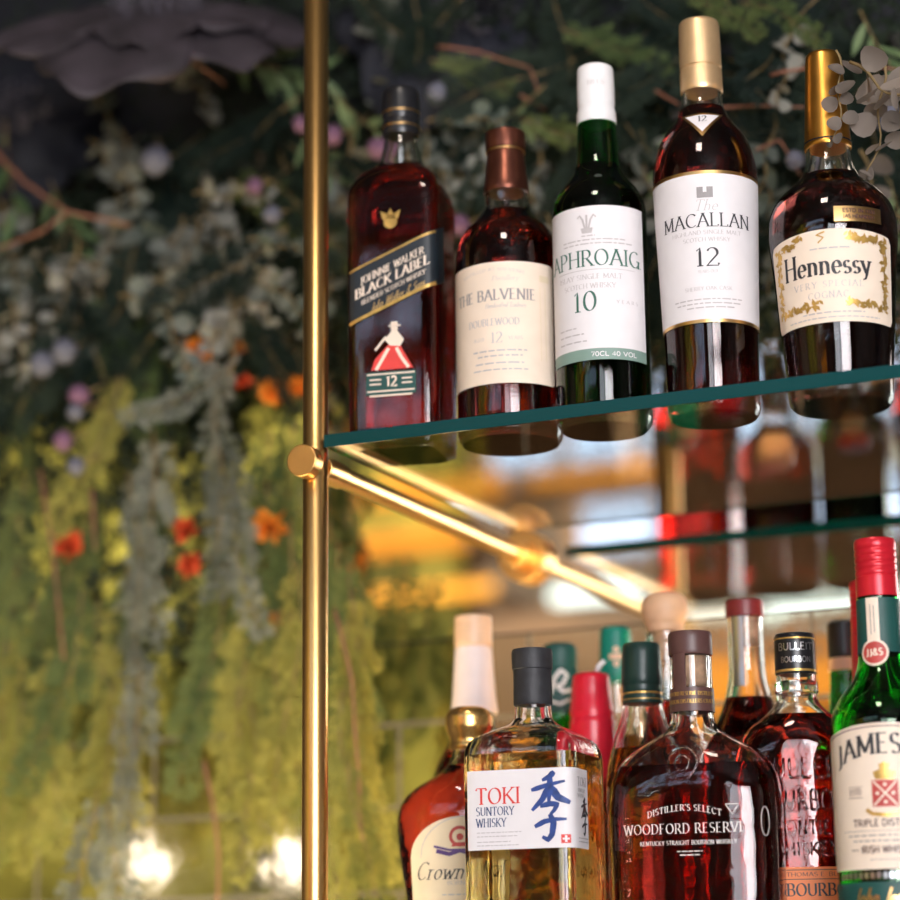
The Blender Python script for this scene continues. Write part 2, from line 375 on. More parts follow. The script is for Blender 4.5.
class Ink:
    def __init__(s, body, off=.0009): s.V = []; s.F = []; s.f = lambda a, z: body.map(a, z, off)
    def text(s, t, sc, z, h, width=None, sp=.08, wt=.15, serif=True, slant=0, arch=0, sx=None, align='c', rise=0):
        """sc centre, z baseline, h cap height, width total in metres"""
        W = twidth(t, sp)
        kx = h if width is None else width/W
        x = sc-(W*kx/2 if align == 'c' else 0 if align == 'l' else W*kx)
        half = W*kx/2
        def place(px, py, x0):
            a = x0+px*kx+slant*py*h
            return (a, z+py*h-arch*((a-sc)/half)**2+rise*(a-sc))
        for c in t:
            gw, st = G[c]
            for pl in st:
                pts = [place(px, py, x) for px, py in pl]
                if serif: wf = lambda d, u: h*max(wt*.34, wt*abs(d[1]*.97-d[0]*.25))
                else: wf = lambda d, u: h*wt
                stroke(s.V, s.F, pts, wf, s.f)
                if serif and h > .003:
                    for e, q in ((pl[0], pl[1]), (pl[-1], pl[-2])):
                        if (abs(e[1]) < .001 or abs(e[1]-1) < .001 or abs(e[1]-.54) < .012) and abs(q[1]-e[1]) > abs(q[0]-e[0])*.9 and len(pl) < 6:
                            g = .14
                            stroke(s.V, s.F, [place(e[0]-g, e[1], x), place(e[0]+g, e[1], x)], lambda d, u: h*wt*.38, s.f)
            x += (gw+sp)*kx
        return s
    def line(s, a0, a1, z, w, rise=0): stroke(s.V, s.F, [(a0, z+rise*a0), (a1, z+rise*a1)], lambda d, u: w, s.f); return s
    def poly(s, pts, w, closed=False):
        if closed: pts = pts+[pts[0]]
        stroke(s.V, s.F, pts, (lambda d, u: w) if not callable(w) else w, s.f); return s
    def fill(s, pts):
        E = []
        for a, b in zip(pts, pts[1:]+pts[:1]):
            n = max(1, int(math.dist(a, b)/.003))
            E += [(a[0]+(b[0]-a[0])*i/n, a[1]+(b[1]-a[1])*i/n) for i in range(n)]
        cx_ = sum(p[0] for p in E)/len(E); cz_ = sum(p[1] for p in E)/len(E); m = len(E)
        K = max(1, int(max(math.dist(p, (cx_, cz_)) for p in E)/.003))
        b0 = len(s.V); s.V.append(s.f(cx_, cz_))
        for k in range(1, K+1):
            for p in E: s.V.append(s.f(cx_+(p[0]-cx_)*k/K, cz_+(p[1]-cz_)*k/K))
        for i in range(m):
            s.F.append((b0, b0+1+i, b0+1+(i+1) % m))
            for k in range(K-1):
                q = b0+1+k*m; s.F.append((q+i, q+m+i, q+m+(i+1) % m, q+(i+1) % m))
        return s
    def disc(s, a, z, r, ry=None, n=14): return s.fill(arc(a, z, r, ry or r, 0, 360-360/n, n-1))
    def words(s, a0, a1, z, h, seed=1):
        r = random.Random(seed); x = a0
        while x < a1:
            w = min(r.uniform(1.2, 4)*h, a1-x)
            if w > .4*h: s.line(x, x+w, z, h*.5)
            x += w+h*.6
        return s
    def put(s, name, mat, parent): return obj(name, s.V, s.F, mat, parent, False)

# ------------------------------------------------------------------ room
navy = basic('navy_wall_paint', (.005, .007, .014), .6, 0, .2, 4)
plaster = basic('taupe_plaster', (.16, .13, .12), .8, 0, .15, 3)
floorm = basic('dark_oak_floor', (.10, .06, .035), .5, 0, .3, 6)
ceilm = basic('dark_ceiling_paint', (.07, .065, .065), .8, 0, .1, 3)
walnut = basic('walnut_panel', (.22, .12, .07), .5, 0, .3, 8)
YW = .412
struct('wall_front', (-3.6, 3.6, YW+.006, YW+.12, 0, 3.1), navy)
struct('wall_rear', (-3.6, 3.6, -3.1, -3.0, 0, 3.1), plaster)
struct('wall_left', (-3.7, -3.6, -3.1, YW+.12, 0, 3.1), plaster)
struct('wall_right', (3.6, 3.7, -3.1, YW+.12, 0, 3.1), plaster)
struct('floor', (-3.7, 3.7, -3.1, YW+.12, -.1, 0), floorm)
struct('ceiling', (-3.7, 3.7, -3.1, YW+.12, 3.1, 3.2), ceilm)
# mirror panel and mirrored brick tiles below it
mir, mt, mb = nt('mirror_silver'); setp(mb, Base_Color=(.80, .78, .74, 1), Metallic=1, Roughness=.015)
mp = bx('wall_mirror', (-1.5, 1.3, YW, YW+.005, 1.812, 2.32), mir)
tag(mp, 'large plain mirror on the wall behind the glass shelf', 'mirror')
tl, t, b = nt('mirror_tile')
tc = t.nodes.new('ShaderNodeTexCoord'); mpn = t.nodes.new('ShaderNodeMapping'); mpn.inputs['Rotation'].default_value = (-PI/2, 0, 0)
mpn.inputs['Location'].default_value = (0, 0, 0)
sx = t.nodes.new('ShaderNodeSeparateXYZ'); cx = t.nodes.new('ShaderNodeCombineXYZ')
t.links.new(tc.outputs['Object'], sx.inputs[0]); t.links.new(sx.outputs['X'], cx.inputs['X']); t.links.new(sx.outputs['Z'], cx.inputs['Y'])
br = t.nodes.new('ShaderNodeTexBrick'); br.inputs['Scale'].default_value = 1; br.inputs['Brick Width'].default_value = .26; br.inputs['Row Height'].default_value = .0755
br.inputs['Mortar Size'].default_value = .0022; br.inputs['Mortar Smooth'].default_value = .6
br.inputs['Color1'].default_value = (.58, .56, .48, 1); br.inputs['Color2'].default_value = (.72, .70, .62, 1); br.inputs['Mortar'].default_value = (.10, .08, .06, 1)
t.links.new(cx.outputs[0], br.inputs['Vector']); t.links.new(br.outputs['Color'], b.inputs['Base Color'])
n = t.nodes.new('ShaderNodeTexNoise'); n.inputs['Scale'].default_value = 14; t.links.new(tc.outputs['Object'], n.inputs['Vector'])
ma = t.nodes.new('ShaderNodeMath'); ma.operation = 'MULTIPLY_ADD'; ma.inputs[1].default_value = -.6
t.links.new(br.outputs['Fac'], ma.inputs[0]); t.links.new(n.outputs['Fac'], ma.inputs[2])
bp = t.nodes.new('ShaderNodeBump'); bp.inputs['Strength'].default_value = .12; bp.inputs['Distance'].default_value = .003
t.links.new(n.outputs['Fac'], bp.inputs['Height']); t.links.new(bp.outputs['Normal'], b.inputs['Normal']); setp(b, Metallic=1, Roughness=.06)
mi = t.nodes.new('ShaderNodeMath'); mi.operation = 'SUBTRACT'; mi.inputs[0].default_value = 1; t.links.new(br.outputs['Fac'], mi.inputs[1]); t.links.new(mi.outputs[0], b.inputs['Metallic'])
mr = t.nodes.new('ShaderNodeMath'); mr.operation = 'MAXIMUM'; mr.inputs[1].default_value = .06; t.links.new(br.outputs['Fac'], mr.inputs[0]); t.links.new(mr.outputs[0], b.inputs['Roughness'])
tp = bx('mirror_tiles', (-1.5, 1.3, YW, YW+.005, .95, 1.810), tl)
tag(tp, 'field of smoky mirrored brick tiles on the wall behind the lower bottles', 'mirror tiles')

# what the mirror sees on the opposite side of the room
def rear(x, y):                      # point of the rear wall seen by the mirror
    p = at(x, y, 2*YW+2.97); return p.x, p.z
backdrop, t, b = nt('olive_backdrop')
tc = t.nodes.new('ShaderNodeTexCoord'); n = t.nodes.new('ShaderNodeTexNoise'); n.inputs['Scale'].default_value = 5; n.inputs['Detail'].default_value = 5
t.links.new(tc.outputs['Object'], n.inputs['Vector']); r = t.nodes.new('ShaderNodeValToRGB')
r.color_ramp.elements[0].position = .38; r.color_ramp.elements[1].position = .66
r.color_ramp.elements[0].color = (.05, .055, .012, 1); r.color_ramp.elements[1].color = (.42, .40, .08, 1)
t.links.new(n.outputs['Fac'], r.inputs[0]); t.links.new(r.outputs[0], b.inputs['Base Color']); setp(b, Roughness=.9)
bp = t.nodes.new('ShaderNodeBump'); bp.inputs['Distance'].default_value = .05; t.links.new(n.outputs['Fac'], bp.inputs['Height']); t.links.new(bp.outputs['Normal'], b.inputs['Normal'])
g = bx('backdrop_panel', (-3.5, -1.56, -2.995, -2.93, .0, 3.09), backdrop, None, .02)  # invented panel that gives the mirror an olive reflection
tag(g, 'olive green moss panel added to give the mirror its olive reflection', 'moss panel')
g = bx('wood_panel', (-1.54, -.1, -2.995, -2.96, .0, 2.44), walnut, None, .01)
tag(g, 'walnut wall panel reflected in the mirror above the lower bottles', 'panel')
amber = emit('amber_glow', (1, .42, .05), 2.4); amberd = emit('soft_amber_glow', (1, .36, .04), 1.5)
white_l = emit('white_glow', (.86, 1, .93), 3.2); cream_l = emit('cream_glow', (1, .97, .80), 2.2)
def tube(name, pts, r, mat, parent=None, N=10, r1=None):
    V, F = [], []; n = len(pts); P = [Vector(p) for p in pts]
    up = Vector((0.13, .21, 1)).normalized()
    for i, p in enumerate(P):
        d = (P[min(i+1, n-1)]-P[max(i-1, 0)]).normalized()
        a = d.cross(up); a = a.normalized() if a.length > 1e-3 else Vector((1, 0, 0)); b_ = d.cross(a)
        rr = r+(((r1 if r1 is not None else r)-r)*i/(n-1))
        for k in range(N):
            th = 2*PI*k/N; V.append(p+a*(rr*math.cos(th))+b_*(rr*math.sin(th)))
    for i in range(n-1):
        for k in range(N):
            q = i*N+k; w = i*N+(k+1) % N; F.append((q, w, w+N, q+N))
    F.append(tuple(range(N-1, -1, -1))); F.append(tuple((n-1)*N+k for k in range(N)))
    return V, F
def light_tube(x0, y0, x1, y1, r, mat, label):
    a = rear(x0, y0); b_ = rear(x1, y1); z = (a[1]+b_[1])/2
    L = b_[0]-a[0]
    root = thing('light_tube', label, 'light tube', ((a[0]+b_[0])/2, -2.90, z))
    V, F = tube('', [(-L/2, 0, 0), (L/2, 0, 0)], r, None); obj('diffuser', V, F, mat, root)
    for s in (-1, 1):
        V, F = tube('', [(s*L/2, 0, 0), (s*(L/2+.012), 0, 0)], r*1.05, None); obj('end_cap', V, F, M['steel'], root)
        v, f = box(s*L/2*.9-.008, s*L/2*.9+.008, r*-1-.07, -r*.6, -.008, .008)
        obj('bracket', v, f, M['steel'], root, False)
for a in [(380, 603, 508, 590, .016, amber, 'amber light tube, lowest orange streak in the mirror left of the flange'),
          (362, 552, 482, 540, .028, amberd, 'amber light tube, thick orange streak crossing behind the brass rod'),
          (335, 503, 520, 488, .030, amberd, 'long amber light tube, orange streak in the mirror under the first bottle'),
          (540, 487, 700, 466, .016, amberd, 'amber light tube, upper orange streak right of the brass rod'),
          (565, 600, 655, 592, .020, white_l, 'cool white tube imitating the lit shelf edge reflected just right of the brass flange'),  # three glowing white tubes stand in for the lit shelf edge's reflection
          (690, 620, 752, 613, .020, cream_l, 'warm white tube imitating the lit shelf edge reflected behind the wood-stoppered bottle'),
          (775, 611, 990, 592, .022, white_l, 'cool white tube imitating the lit shelf edge reflected beside the red screw cap'),
          (700, 690, 1000, 668, .060, amberd, 'thick amber light tube, reflected behind the black capped flask'),
          (470, 835, 1000, 815, .060, amberd, 'long thick amber tube added low on the opposite wall to glow through the bottles'),  # added so amber light shows through the liquids
          (722, 480, 900, 455, .020, cream_l, 'cream light tube, reflected under the gold-capped cognac bottle')]:
    light_tube(*a)
winm = [emit('window_daylight', (.50, .64, .88), 2.3, .9, 9), emit('window_daylight_bright', (.62, .78, 1), .9, .7, 9)]
wframe = basic('window_frame_wood', (.30, .16, .09), .5, 0, .2, 20)
def window(k, x0, x1, z0, z1, mat, nx, nz, y=-2.99):
    fr = bx('window_%d' % k, (x0-.03, x1+.03, y-.008, y+.012, z0-.03, z1+.03), wframe); fr['kind'] = 'structure'
    for i in range(nx):
        for j in range(nz):
            a = x0+(x1-x0)*i/nx; b_ = x0+(x1-x0)*(i+1)/nx; c = z0+(z1-z0)*j/nz; d = z0+(z1-z0)*(j+1)/nz
            bx('pane', (a+.018, b_-.018, y+.012, y+.018, c+.018, d-.018), mat, fr)
window(1, -1.26, .30, 2.55, 2.73, winm[0], 7, 1)
window(2, -1.50, .40, 2.80, 3.05, winm[0], 9, 1)
day = emit('bright_window', (.86, .92, 1), 5.0)
window(3, .75, 2.55, 1.0, 2.75, day, 3, 2)
# pendant globes seen as two bokeh balls
for (x, y), lb in (((147, 862), 'glowing glass pendant globe reflected low in the mirror, left one'), ((284, 860), 'glowing glass pendant globe reflected beside the foot of the brass post')):
    p = at(x, y, 2*YW+2.4)
    root = thing('pendant_lamp', lb, 'lamp', (p.x, -2.4, p.z))
    loft('globe', [(-.042, .004), (-.036, .024), (-.018, .039), (0, .043), (.018, .039), (.034, .026), (.042, .012)], emit('bulb_glow', (1, .82, .68), 9), root, 24)
    loft('lamp_cap', [(.042, .014), (.075, .014), (.08, .006)], M['brass'], root, 20)
    V, F = tube('', [(0, 0, .078), (0, 0, 3.1-p.z)], .003, None); obj('cord', V, F, M['black'], root)

# ------------------------------------------------------------------ shelf, post, rods
ZS, ZL = 1.9, 1.5
TH = .0095
def post(x, label):
    root = thing('brass_post', label, 'post', (x, 0, 0))
    V, F = tube('', [(0, 0, 0), (0, 0, 3.1)], .0095, None, N=40); obj('pole', V, F, M['brass'], root)
    loft('base_flange', [(0, .035), (.006, .035), (.008, .014), (.03, .014)], M['brass_cap'], root, 32)
    return root
def rod(root, z):
    zc = z-TH-.0112
    def cyl(n, y0, y1, r, m, par, N=40):
        V, F = tube('', [(0, y0, zc), (0, y1, zc)], r, None, N=N); o = obj(n, V, F, m, par)
        b_ = o.modifiers.new('bevel', 'BEVEL'); b_.width = .0008; b_.segments = 2; b_.limit_method = 'ANGLE'; _autosmooth(o); return o
    ro = cyl('shelf_rod', .040, .378, .0082, M['brass'], root)
    cyl('end_cap', -.0225, -.0105, .0122, M['brass_cap'], ro)
    cyl('collar', .0085, .040, .0098, M['brass'], ro)
    cyl('flange_neck', .378, .398, .0125, M['brass'], ro)
    cyl('wall_flange', .398, YW-.001, .0235, M['brass_cap'], ro)
pst = post(0, 'tall polished brass post left of the bottles with rods carrying the glass shelves')
rod(pst, ZS)
rod(pst, ZL)
def shelf(name, z, label):
    o = bx(name, (.0115, 1.02, -.008, .345, z-TH, z), M['teal_glass'], None, .0008)
    tag(o, label, 'shelf'); return o
s1 = shelf('glass_shelf', ZS, 'clear glass shelf with teal edge carrying five whisky and cognac bottles')
s2 = shelf('glass_shelf', ZL, 'lower glass shelf under the crowd of bottles at the bottom of the frame')
# green polished edge strips of the shelves (the tint of thick glass seen edge-on)
edge = bpy.data.materials.new('green_glass_edge'); edge.use_nodes = True
eb = edge.node_tree.nodes['Principled BSDF']; setp(eb, Base_Color=(.0, .045, .045, 1), Roughness=.25, Specular_IOR_Level=.25)
for s, z in ((s1, ZS), (s2, ZL)):
    e = bx('front_edge', (.0115, 1.02, -.0086, -.0080, z-TH, z), edge, s); e['label'] = 'dark teal front edge of the glass'
    e = bx('back_edge', (.0115, 1.02, .3450, .3456, z-TH, z), edge, s); e['label'] = 'teal back edge of the glass'

# ------------------------------------------------------------------ bottles, upper shelf
def tubeloop(name, body, pts, r, mat, parent, off=0, N=8):
    P = [body.map(a, z, off) for a, z in pts]; V, F = tube('', P+[P[0]], r, None, N=N); return obj(name, V, F, mat, parent)
def paper(body, name, s0, s1, zb, zt, mat, parent, off=.0005, **k): return patch(body, name, s0, s1, zb, zt, mat, parent, off, **k)
def rnd(zv, s0, s1, c, sgn):
    """label edge with rounded corners"""
    def f(s):
        d = min(s-s0, s1-s)
        return zv if d >= c else zv-sgn*(c-math.sqrt(max(0, c*c-(c-d)**2)))
    return f

# 1. square red-amber scotch bottle with slanted black label
rt, bd = bottle('scotch_bottle', 'square scotch bottle with slanted black label, leftmost on the upper shelf', 'bottle', .0480, .052, ZS, .18,
    [(0, .030, .030, 6), (.003, .0350, .0350, 8), (.190, .0362, .0362, 8), (.203, .0345, .0345, 6), (.214, .029, .029, 4), (.222, .0205, .0205, 2.6), (.232, .0165, .0165, 2), (.246, .0135, .0135, 2), (.268, .0125, .0125, 2)],
    .221, M['clear'], M['whisky_jw'], N=96)
sl = .42
paper(bd, 'slanted_label', -.032, .054, lambda s: .1010+sl*s, lambda s: .1450+sl*s, M['blackpaper'], rt, nc=60)
I = Ink(bd)
I.line(-.032, .036, .1435, .0016, sl).line(-.032, .036, .1025, .0026, sl).put('label_border', M['goldink'], rt)
Ink(bd).text('JOHNNIE WALKER', .002, .1300, .0058, .050, wt=.16, rise=sl).text('BLACK LABEL', .002, .1205, .0072, .058, wt=.22, rise=sl).text('BLENDED SCOTCH WHISKY', .003, .1140, .0036, .050, wt=.16, rise=sl).put('lettering', M['cream'], rt)
Ink(bd).text('John Walker & Sons', .006, .1062, .0062, .042, wt=.11, slant=.35, rise=sl).put('signature', M['gold'], rt)
paper(bd, 'lower_label', -.019, .020, .0320, .0500, M['dkgreenp'], rt)
I = Ink(bd); I.line(-.018, .019, .0482, .0012).line(-.018, .019, .0350, .0012).line(-.016, .017, .0315, .0014); I.text('12', .001, .0385, .0075, serif=False, wt=.2).line(-.016, -.007, .044, .0012).line(-.016, -.007, .0405, .0012).line(.009, .017, .044, .0012).line(.009, .017, .0405, .0012)
# striding figure: head, coat, legs, cane
I.disc(.0035, .0830, .0028).line(-.001, .0085, .0852, .0011).fill([(.0005, .0852), (.0065, .0852), (.006, .0885), (.001, .0885)])
I.fill([(.001, .081), (.006, .081), (.011, .074), (.008, .069), (.0, .070), (-.004, .0745)]).poly([(-.003, .077), (-.009, .070), (-.0115, .067)], .0018).poly([(-.001, .068), (-.011, .0515)], .0026).poly([(.005, .068), (.009, .060), (.0145, .052)], .0026)
I.put('printed_marks', M['cream'], rt)
Ink(bd, .0007).fill([(-.015, .0515), (.018, .0515), (.010, .066), (.007, .072), (-.001, .071), (-.012, .060)]).put('red_coat_mark', M['redink'], rt)
Ink(bd).disc(.001, .168, .0055).fill([(-.005, .170), (-.007, .177), (-.002, .173), (.001, .179), (.004, .173), (.009, .177), (.007, .170)]).put('gold_crest', M['goldink'], rt)
loft('cap', [(.250, .0142), (.252, .0148), (.262, .0150), (.263, .0144), (.265, .0150), (.286, .0148), (.289, .013)], M['black'], rt)
loft('gold_band', [(.256, .0152), (.2575, .0152)], M['gold'], rt)
loft('gold_band', [(.268, .0152), (.2695, .0152)], M['gold'], rt)

# 2. round-bellied scotch bottle, cream label
rt, bd = bottle('scotch_bottle', 'dark scotch bottle with copper brown capsule and plain cream label, second on the upper shelf', 'bottle', .1350, .056, ZS, .40-.16,
    [(0, .036), (.003, .0385), (.010, .0396), (.132, .0396), (.146, .0380), (.158, .033), (.167, .025), (.174, .019), (.180, .0165), (.190, .0168), (.200, .0155), (.225, .0130)],
    .1735, M['clear'], M['whisky_dark'])
paper(bd, 'paper_label', -.052, .045, rnd(.0300, -.052, .045, .002, -1), rnd(.1235, -.052, .045, .002, 1), M['cream'], rt)
Ink(bd).text('THE BALVENIE', -.006, .094, .0080, .066, wt=.17).put('lettering', M['greyink'], rt)
Ink(bd).text('Distillery', .004, .109, .0035, .020, wt=.12, slant=.3).text('DISTILLED AT BALVENIE', -.006, .1165, .0024, .050, wt=.14, arch=.003).text('Handcrafted Tradition', .004, .0880, .0035, .030, wt=.12, slant=.2).text('DOUBLEWOOD', -.006, .0745, .0052, .040, wt=.15).text('12', -.003, .0610, .0080, wt=.14).text('AGED', -.017, .063, .0026, wt=.14).text('YEARS', .011, .063, .0026, wt=.14).words(-.022, .020, .055, .0022, 3).words(-.018, .016, .051, .0022, 4).words(-.020, .017, .0455, .0022, 5).words(-.022, .020, .0405, .0020, 6).line(.030, .030001, .05, .001).put('fine_print', M['paleink'], rt)
Ink(bd).poly([(.031, .105), (.031, .048)], .0006).poly([(.0355, .105), (.0355, .048)], .0006).fill([(.0305, .109), (.0395, .109), (.0395, .114), (.0305, .114)]).put('side_panel', M['creamdk'], rt)
loft('capsule', [(.1900, .0172), (.193, .0174), (.210, .0156), (.225, .0142), (.2255, .0154), (.232, .0156), (.239, .0154), (.2405, .013)], M['copper'], rt)
loft('capsule_ring', [(.2230, .0152), (.2242, .0152)], M['gold'], rt)

# 3. green bottle, white label and cap
rt, bd = bottle('scotch_bottle', 'green glass scotch bottle with white cap and white label marked 10', 'bottle', .2128, .049, ZS, .36-.16,
    [(0, .031), (.003, .0335), (.008, .0350), (.158, .0350), (.168, .0335), (.177, .029), (.184, .0235), (.192, .0185), (.203, .0162), (.222, .0150), (.255, .0135)],
    .196, M['green'], M['whisky_green'])
paper(bd, 'paper_label', -.044, .043, .0460, .1545, M['white'], rt)
paper(bd, 'sage_stripe', -.044, .043, .0375, .0460, M['sage'], rt)
Ink(bd).text('LAPHROAIG.', -.0035, .1085, .0120, .086, wt=.13).put('lettering', M['greenink'], rt)
Ink(bd).text('10', -.0070, .0745, .0145, .018, wt=.13).put('age_statement', M['greenink'], rt)
I = Ink(bd); I.text('ISLAY SINGLE MALT', -.004, .0985, .0036, .050, wt=.15).text('SCOTCH WHISKY', -.004, .0915, .0036, .040, wt=.15).text('YEARS', .025, .0795, .0026, .018, sp=.5, wt=.18).words(-.024, .024, .1285, .0018, 8).words(-.024, .030, .1255, .0018, 9).words(-.030, -.006, .052, .0020, 12).words(-.030, -.008, .0575, .0020, 13).words(-.030, -.014, .0625, .0018, 17)
I.line(-.030, .032, .1055, .0004)
for k in (-1, 0, 1): I.poly([(-.004+k*.001, .136), (-.004+k*.003, .144), (-.004+k*.0052, .1475), (-.004+k*.0068, .1455)], .0015)
I.fill([(-.0075, .1335), (-.0005, .1335), (.0005, .1375), (-.0085, .1375)]).words(-.008, .002, .1315, .0016, 3)
I.put('fine_print', M['paleink'], rt)
Ink(bd).text('70CL 40%VOL'.replace('%', ' '), .014, .0400, .0032, .034, wt=.2, serif=False).put('stripe_lettering', M['white'], rt)
loft('cap', [(.2300, .0144), (.2310, .0150), (.239, .0148), (.2435, .0138), (.2470, .0142), (.271, .0138), (.2755, .0132), (.277, .011)], M['whitecap'], rt)
Bc = Body([norm_ring((.250, .0143)), norm_ring((.275, .0139))])
Ink(Bc).text('1815', .002, .2580, .0036, .013, wt=.14).put('cap_lettering', M['paleink'], rt)

# 4. tall tapered bottle with white label and pale gold cap
rt, bd = bottle('scotch_bottle', 'tall tapered scotch bottle with pale gold cap and white label marked 12', 'bottle', .2955, .051, ZS, .31-.02,
    [(0, .0305), (.003, .0325), (.010, .0332), (.045, .0338), (.10, .0356), (.160, .0380), (.176, .0382), (.190, .0362), (.203, .0315), (.213, .0250), (.221, .0195), (.230, .0160), (.242, .0150), (.270, .0140)],
    .2280, M['clear'], M['whisky_dark'])
paper(bd, 'paper_label', -.0550, .0545, .0575, .1650, M['white'], rt)
paper(bd, 'gold_border', -.0550, .0545, .1650, .1675, M['gold'], rt, nr=1)
paper(bd, 'gold_border', -.0550, .0545, .0550, .0575, M['gold'], rt, nr=1)
Ink(bd).text('MACALLAN', .0, .1255, .0098, .068, wt=.13).put('lettering', M['ink'], rt)
Ink(bd).text('12', 0, .0965, .0130, .017, wt=.15).put('age_statement', M['ink'], rt)
I = Ink(bd); I.text('The', .0, .1375, .0080, wt=.09, slant=.3).text('HIGHLAND SINGLE MALT', 0, .1198, .0030, .052, wt=.15).text('SCOTCH WHISKY', 0, .1145, .0030, .034, wt=.15).text('YEARS OLD', 0, .0912, .0022, .014, wt=.15).text('SHERRY OAK CASK', 0, .0785, .0028, .034, wt=.15).words(-.026, .026, .0720, .0018, 3).words(-.024, .023, .0690, .0018, 4).words(-.016, .018, .0660, .0018, 5)
I.put('fine_print', M['paleink'], rt)
I = Ink(bd)
for k in (-1, 1): I.fill([(k*.0035-.0022, .147), (k*.0035+.0022, .147), (k*.0035+.0022, .155), (k*.0035-.0022, .155)])
I.fill([(-.004, .147), (.004, .147), (.004, .151), (-.004, .151)]); I.put('castle_mark', M['greyink'], rt)
Ink(bd, .0012).fill([(-.0155, .2165), (0, .2175), (.0155, .2165), (0, .1945)]).put('neck_label', M['gold'], rt)
Ink(bd, .0016).fill([(-.0120, .2148), (0, .2155), (.0120, .2148), (0, .1985)]).put('neck_label_face', M['white'], rt)
Ink(bd, .0020).text('12', 0, .2085, .0055, wt=.16).put('neck_lettering', M['ink'], rt)
loft('cap', [(.2410, .0152), (.2420, .0158), (.2580, .0156), (.2585, .0150), (.2602, .0150), (.2608, .0156), (.294, .0150), (.2975, .0142), (.2985, .012)], M['goldsat'], rt)

# 5. cognac bottle
rt, bd = bottle('cognac_bottle', 'broad shouldered cognac bottle with orange gold neck foil and leafy bordered cream label', 'bottle', .3862, .060, ZS, .255-.06,
    [(0, .0335), (.003, .0360), (.010, .0370), (.05, .0402), (.09, .0435), (.116, .0458), (.128, .0455), (.139, .0425), (.148, .0365), (.155, .0290), (.162, .0220), (.170, .0182), (.180, .0163), (.190, .0155), (.235, .0128)],
    .163, M['clear'], M['cognac'])
paper(bd, 'paper_label', -.0525, .0500, rnd(.0440, -.0525, .05, .004, -1), lambda s: rnd(.1080, -.0525, .05, .004, 1)(s)+.006*math.cos(s/.052*1.2)-.004, M['cream'], rt)
Ink(bd).text('Hennessy', -.004, .0780, .0160, .064, wt=.15).put('lettering', M['ink'], rt)
I = Ink(bd); I.text('VERY SPECIAL', -.003, .0690, .0042, .050, sp=.3, wt=.13).text('COGNAC', -.003, .0612, .0046, .028, sp=.25, wt=.13).words(-.022, .022, .0510, .0018, 3).words(-.034, .034, .0475, .0016, 4).words(-.014, .014, .0965, .0018, 5); I.put('fine_print', M['paleink'], rt)
I = Ink(bd); r = random.Random(4)
for s0, z0, s1_, z1 in ((-.043, .055, -.043, .099), (.041, .055, .041, .101), (-.042, .099, -.022, .105), (.041, .102, .012, .104), (-.042, .055, -.010, .057), (.041, .055, .010, .058)):
    n = int(math.dist((s0, z0), (s1_, z1))/.0021)
    I.poly([(s0+(s1_-s0)*k/n+.0008*math.sin(k), z0+(z1-z0)*k/n+.0008*math.cos(k*1.3)) for k in range(n+1)], .0006)
    for k in range(n+1):
        for q in range(2):
            a = r.uniform(0, 6.28); cx_, cz_ = s0+(s1_-s0)*k/n+r.uniform(-.0025, .0025), z0+(z1-z0)*k/n+r.uniform(-.0022, .0022)
            L = r.uniform(.0020, .0034)
            I.fill([(cx_+L*math.cos(a), cz_+L*math.sin(a)), (cx_+L*.5*math.cos(a+1.6), cz_+L*.5*math.sin(a+1.6)), (cx_-L*math.cos(a), cz_-L*math.sin(a)), (cx_+L*.5*math.cos(a-1.6), cz_+L*.5*math.sin(a-1.6))])
I.poly([(-.008, .1005), (-.004, .104), (-.009, .1065), (-.003, .108)], .0012)
I.put('vine_border', M['goldink'], rt)
paper(bd, 'shoulder_label', .004, .040, .1150, .1262, M['gold'], rt)
Ink(bd).text('ESTD IN 1765', .022, .1215, .0026, .024, wt=.2, serif=False).text('JAS HENNESSY', .022, .1172, .0026, .024, wt=.2, serif=False).put('shoulder_lettering', M['brown'], rt)
Ink(bd, .0012).text('1765', -.002, .0315, .0070, .024, wt=.10, slant=.2, serif=False).put('embossed_date', M['clear'], rt)
loft('neck_foil', [(.1850, .0166), (.1862, .0172), (.190, .0168), (.235, .0142), (.2555, .0130), (.2585, .0118), (.259, .010)], M['orange_gold'], rt)
loft('foil_ring', [(.1885, .0174), (.1895, .0174)], M['black'], rt)

# ------------------------------------------------------------------ bottles, lower shelf
# golden square whisky
rt, bd = bottle('whisky_bottle', 'clear square bottle of pale golden whisky with black stopper and blue brushed character', 'bottle', .1460, .062, ZL, .06,
    [(0, .0395, .0395, 7), (.003, .0415, .0415, 9), (.158, .0420, .0420, 9), (.166, .0410, .0410, 8), (.172, .038, .038, 6), (.178, .029, .029, 4), (.183, .019, .019, 2.4), (.188, .0140, .0140, 2), (.205, .0130, .0130, 2)],
    .160, M['clearw'], M['whisky_gold'], t=.004, N=120)
paper(bd, 'paper_label', -.0365, .0700, .0925, .1480, M['white'], rt, nc=90)
Ink(bd).text('TOKI', -.0295, .1245, .0110, .0330, align='l', wt=.15).put('red_lettering', M['redink'], rt)
Ink(bd).text('SUNTORY', -.0295, .1165, .0058, .0285, align='l', wt=.14).text('WHISKY', -.0295, .1085, .0058, .0225, align='l', wt=.14).put('blue_lettering', M['navyink'], rt)
Ink(bd).words(-.029, .004, .1045, .0012, 3).words(-.029, .001, .1018, .0012, 4).words(-.029, -.004, .0980, .0012, 5).words(-.029, .002, .0955, .0012, 7).put('fine_print', M['paleink'], rt)
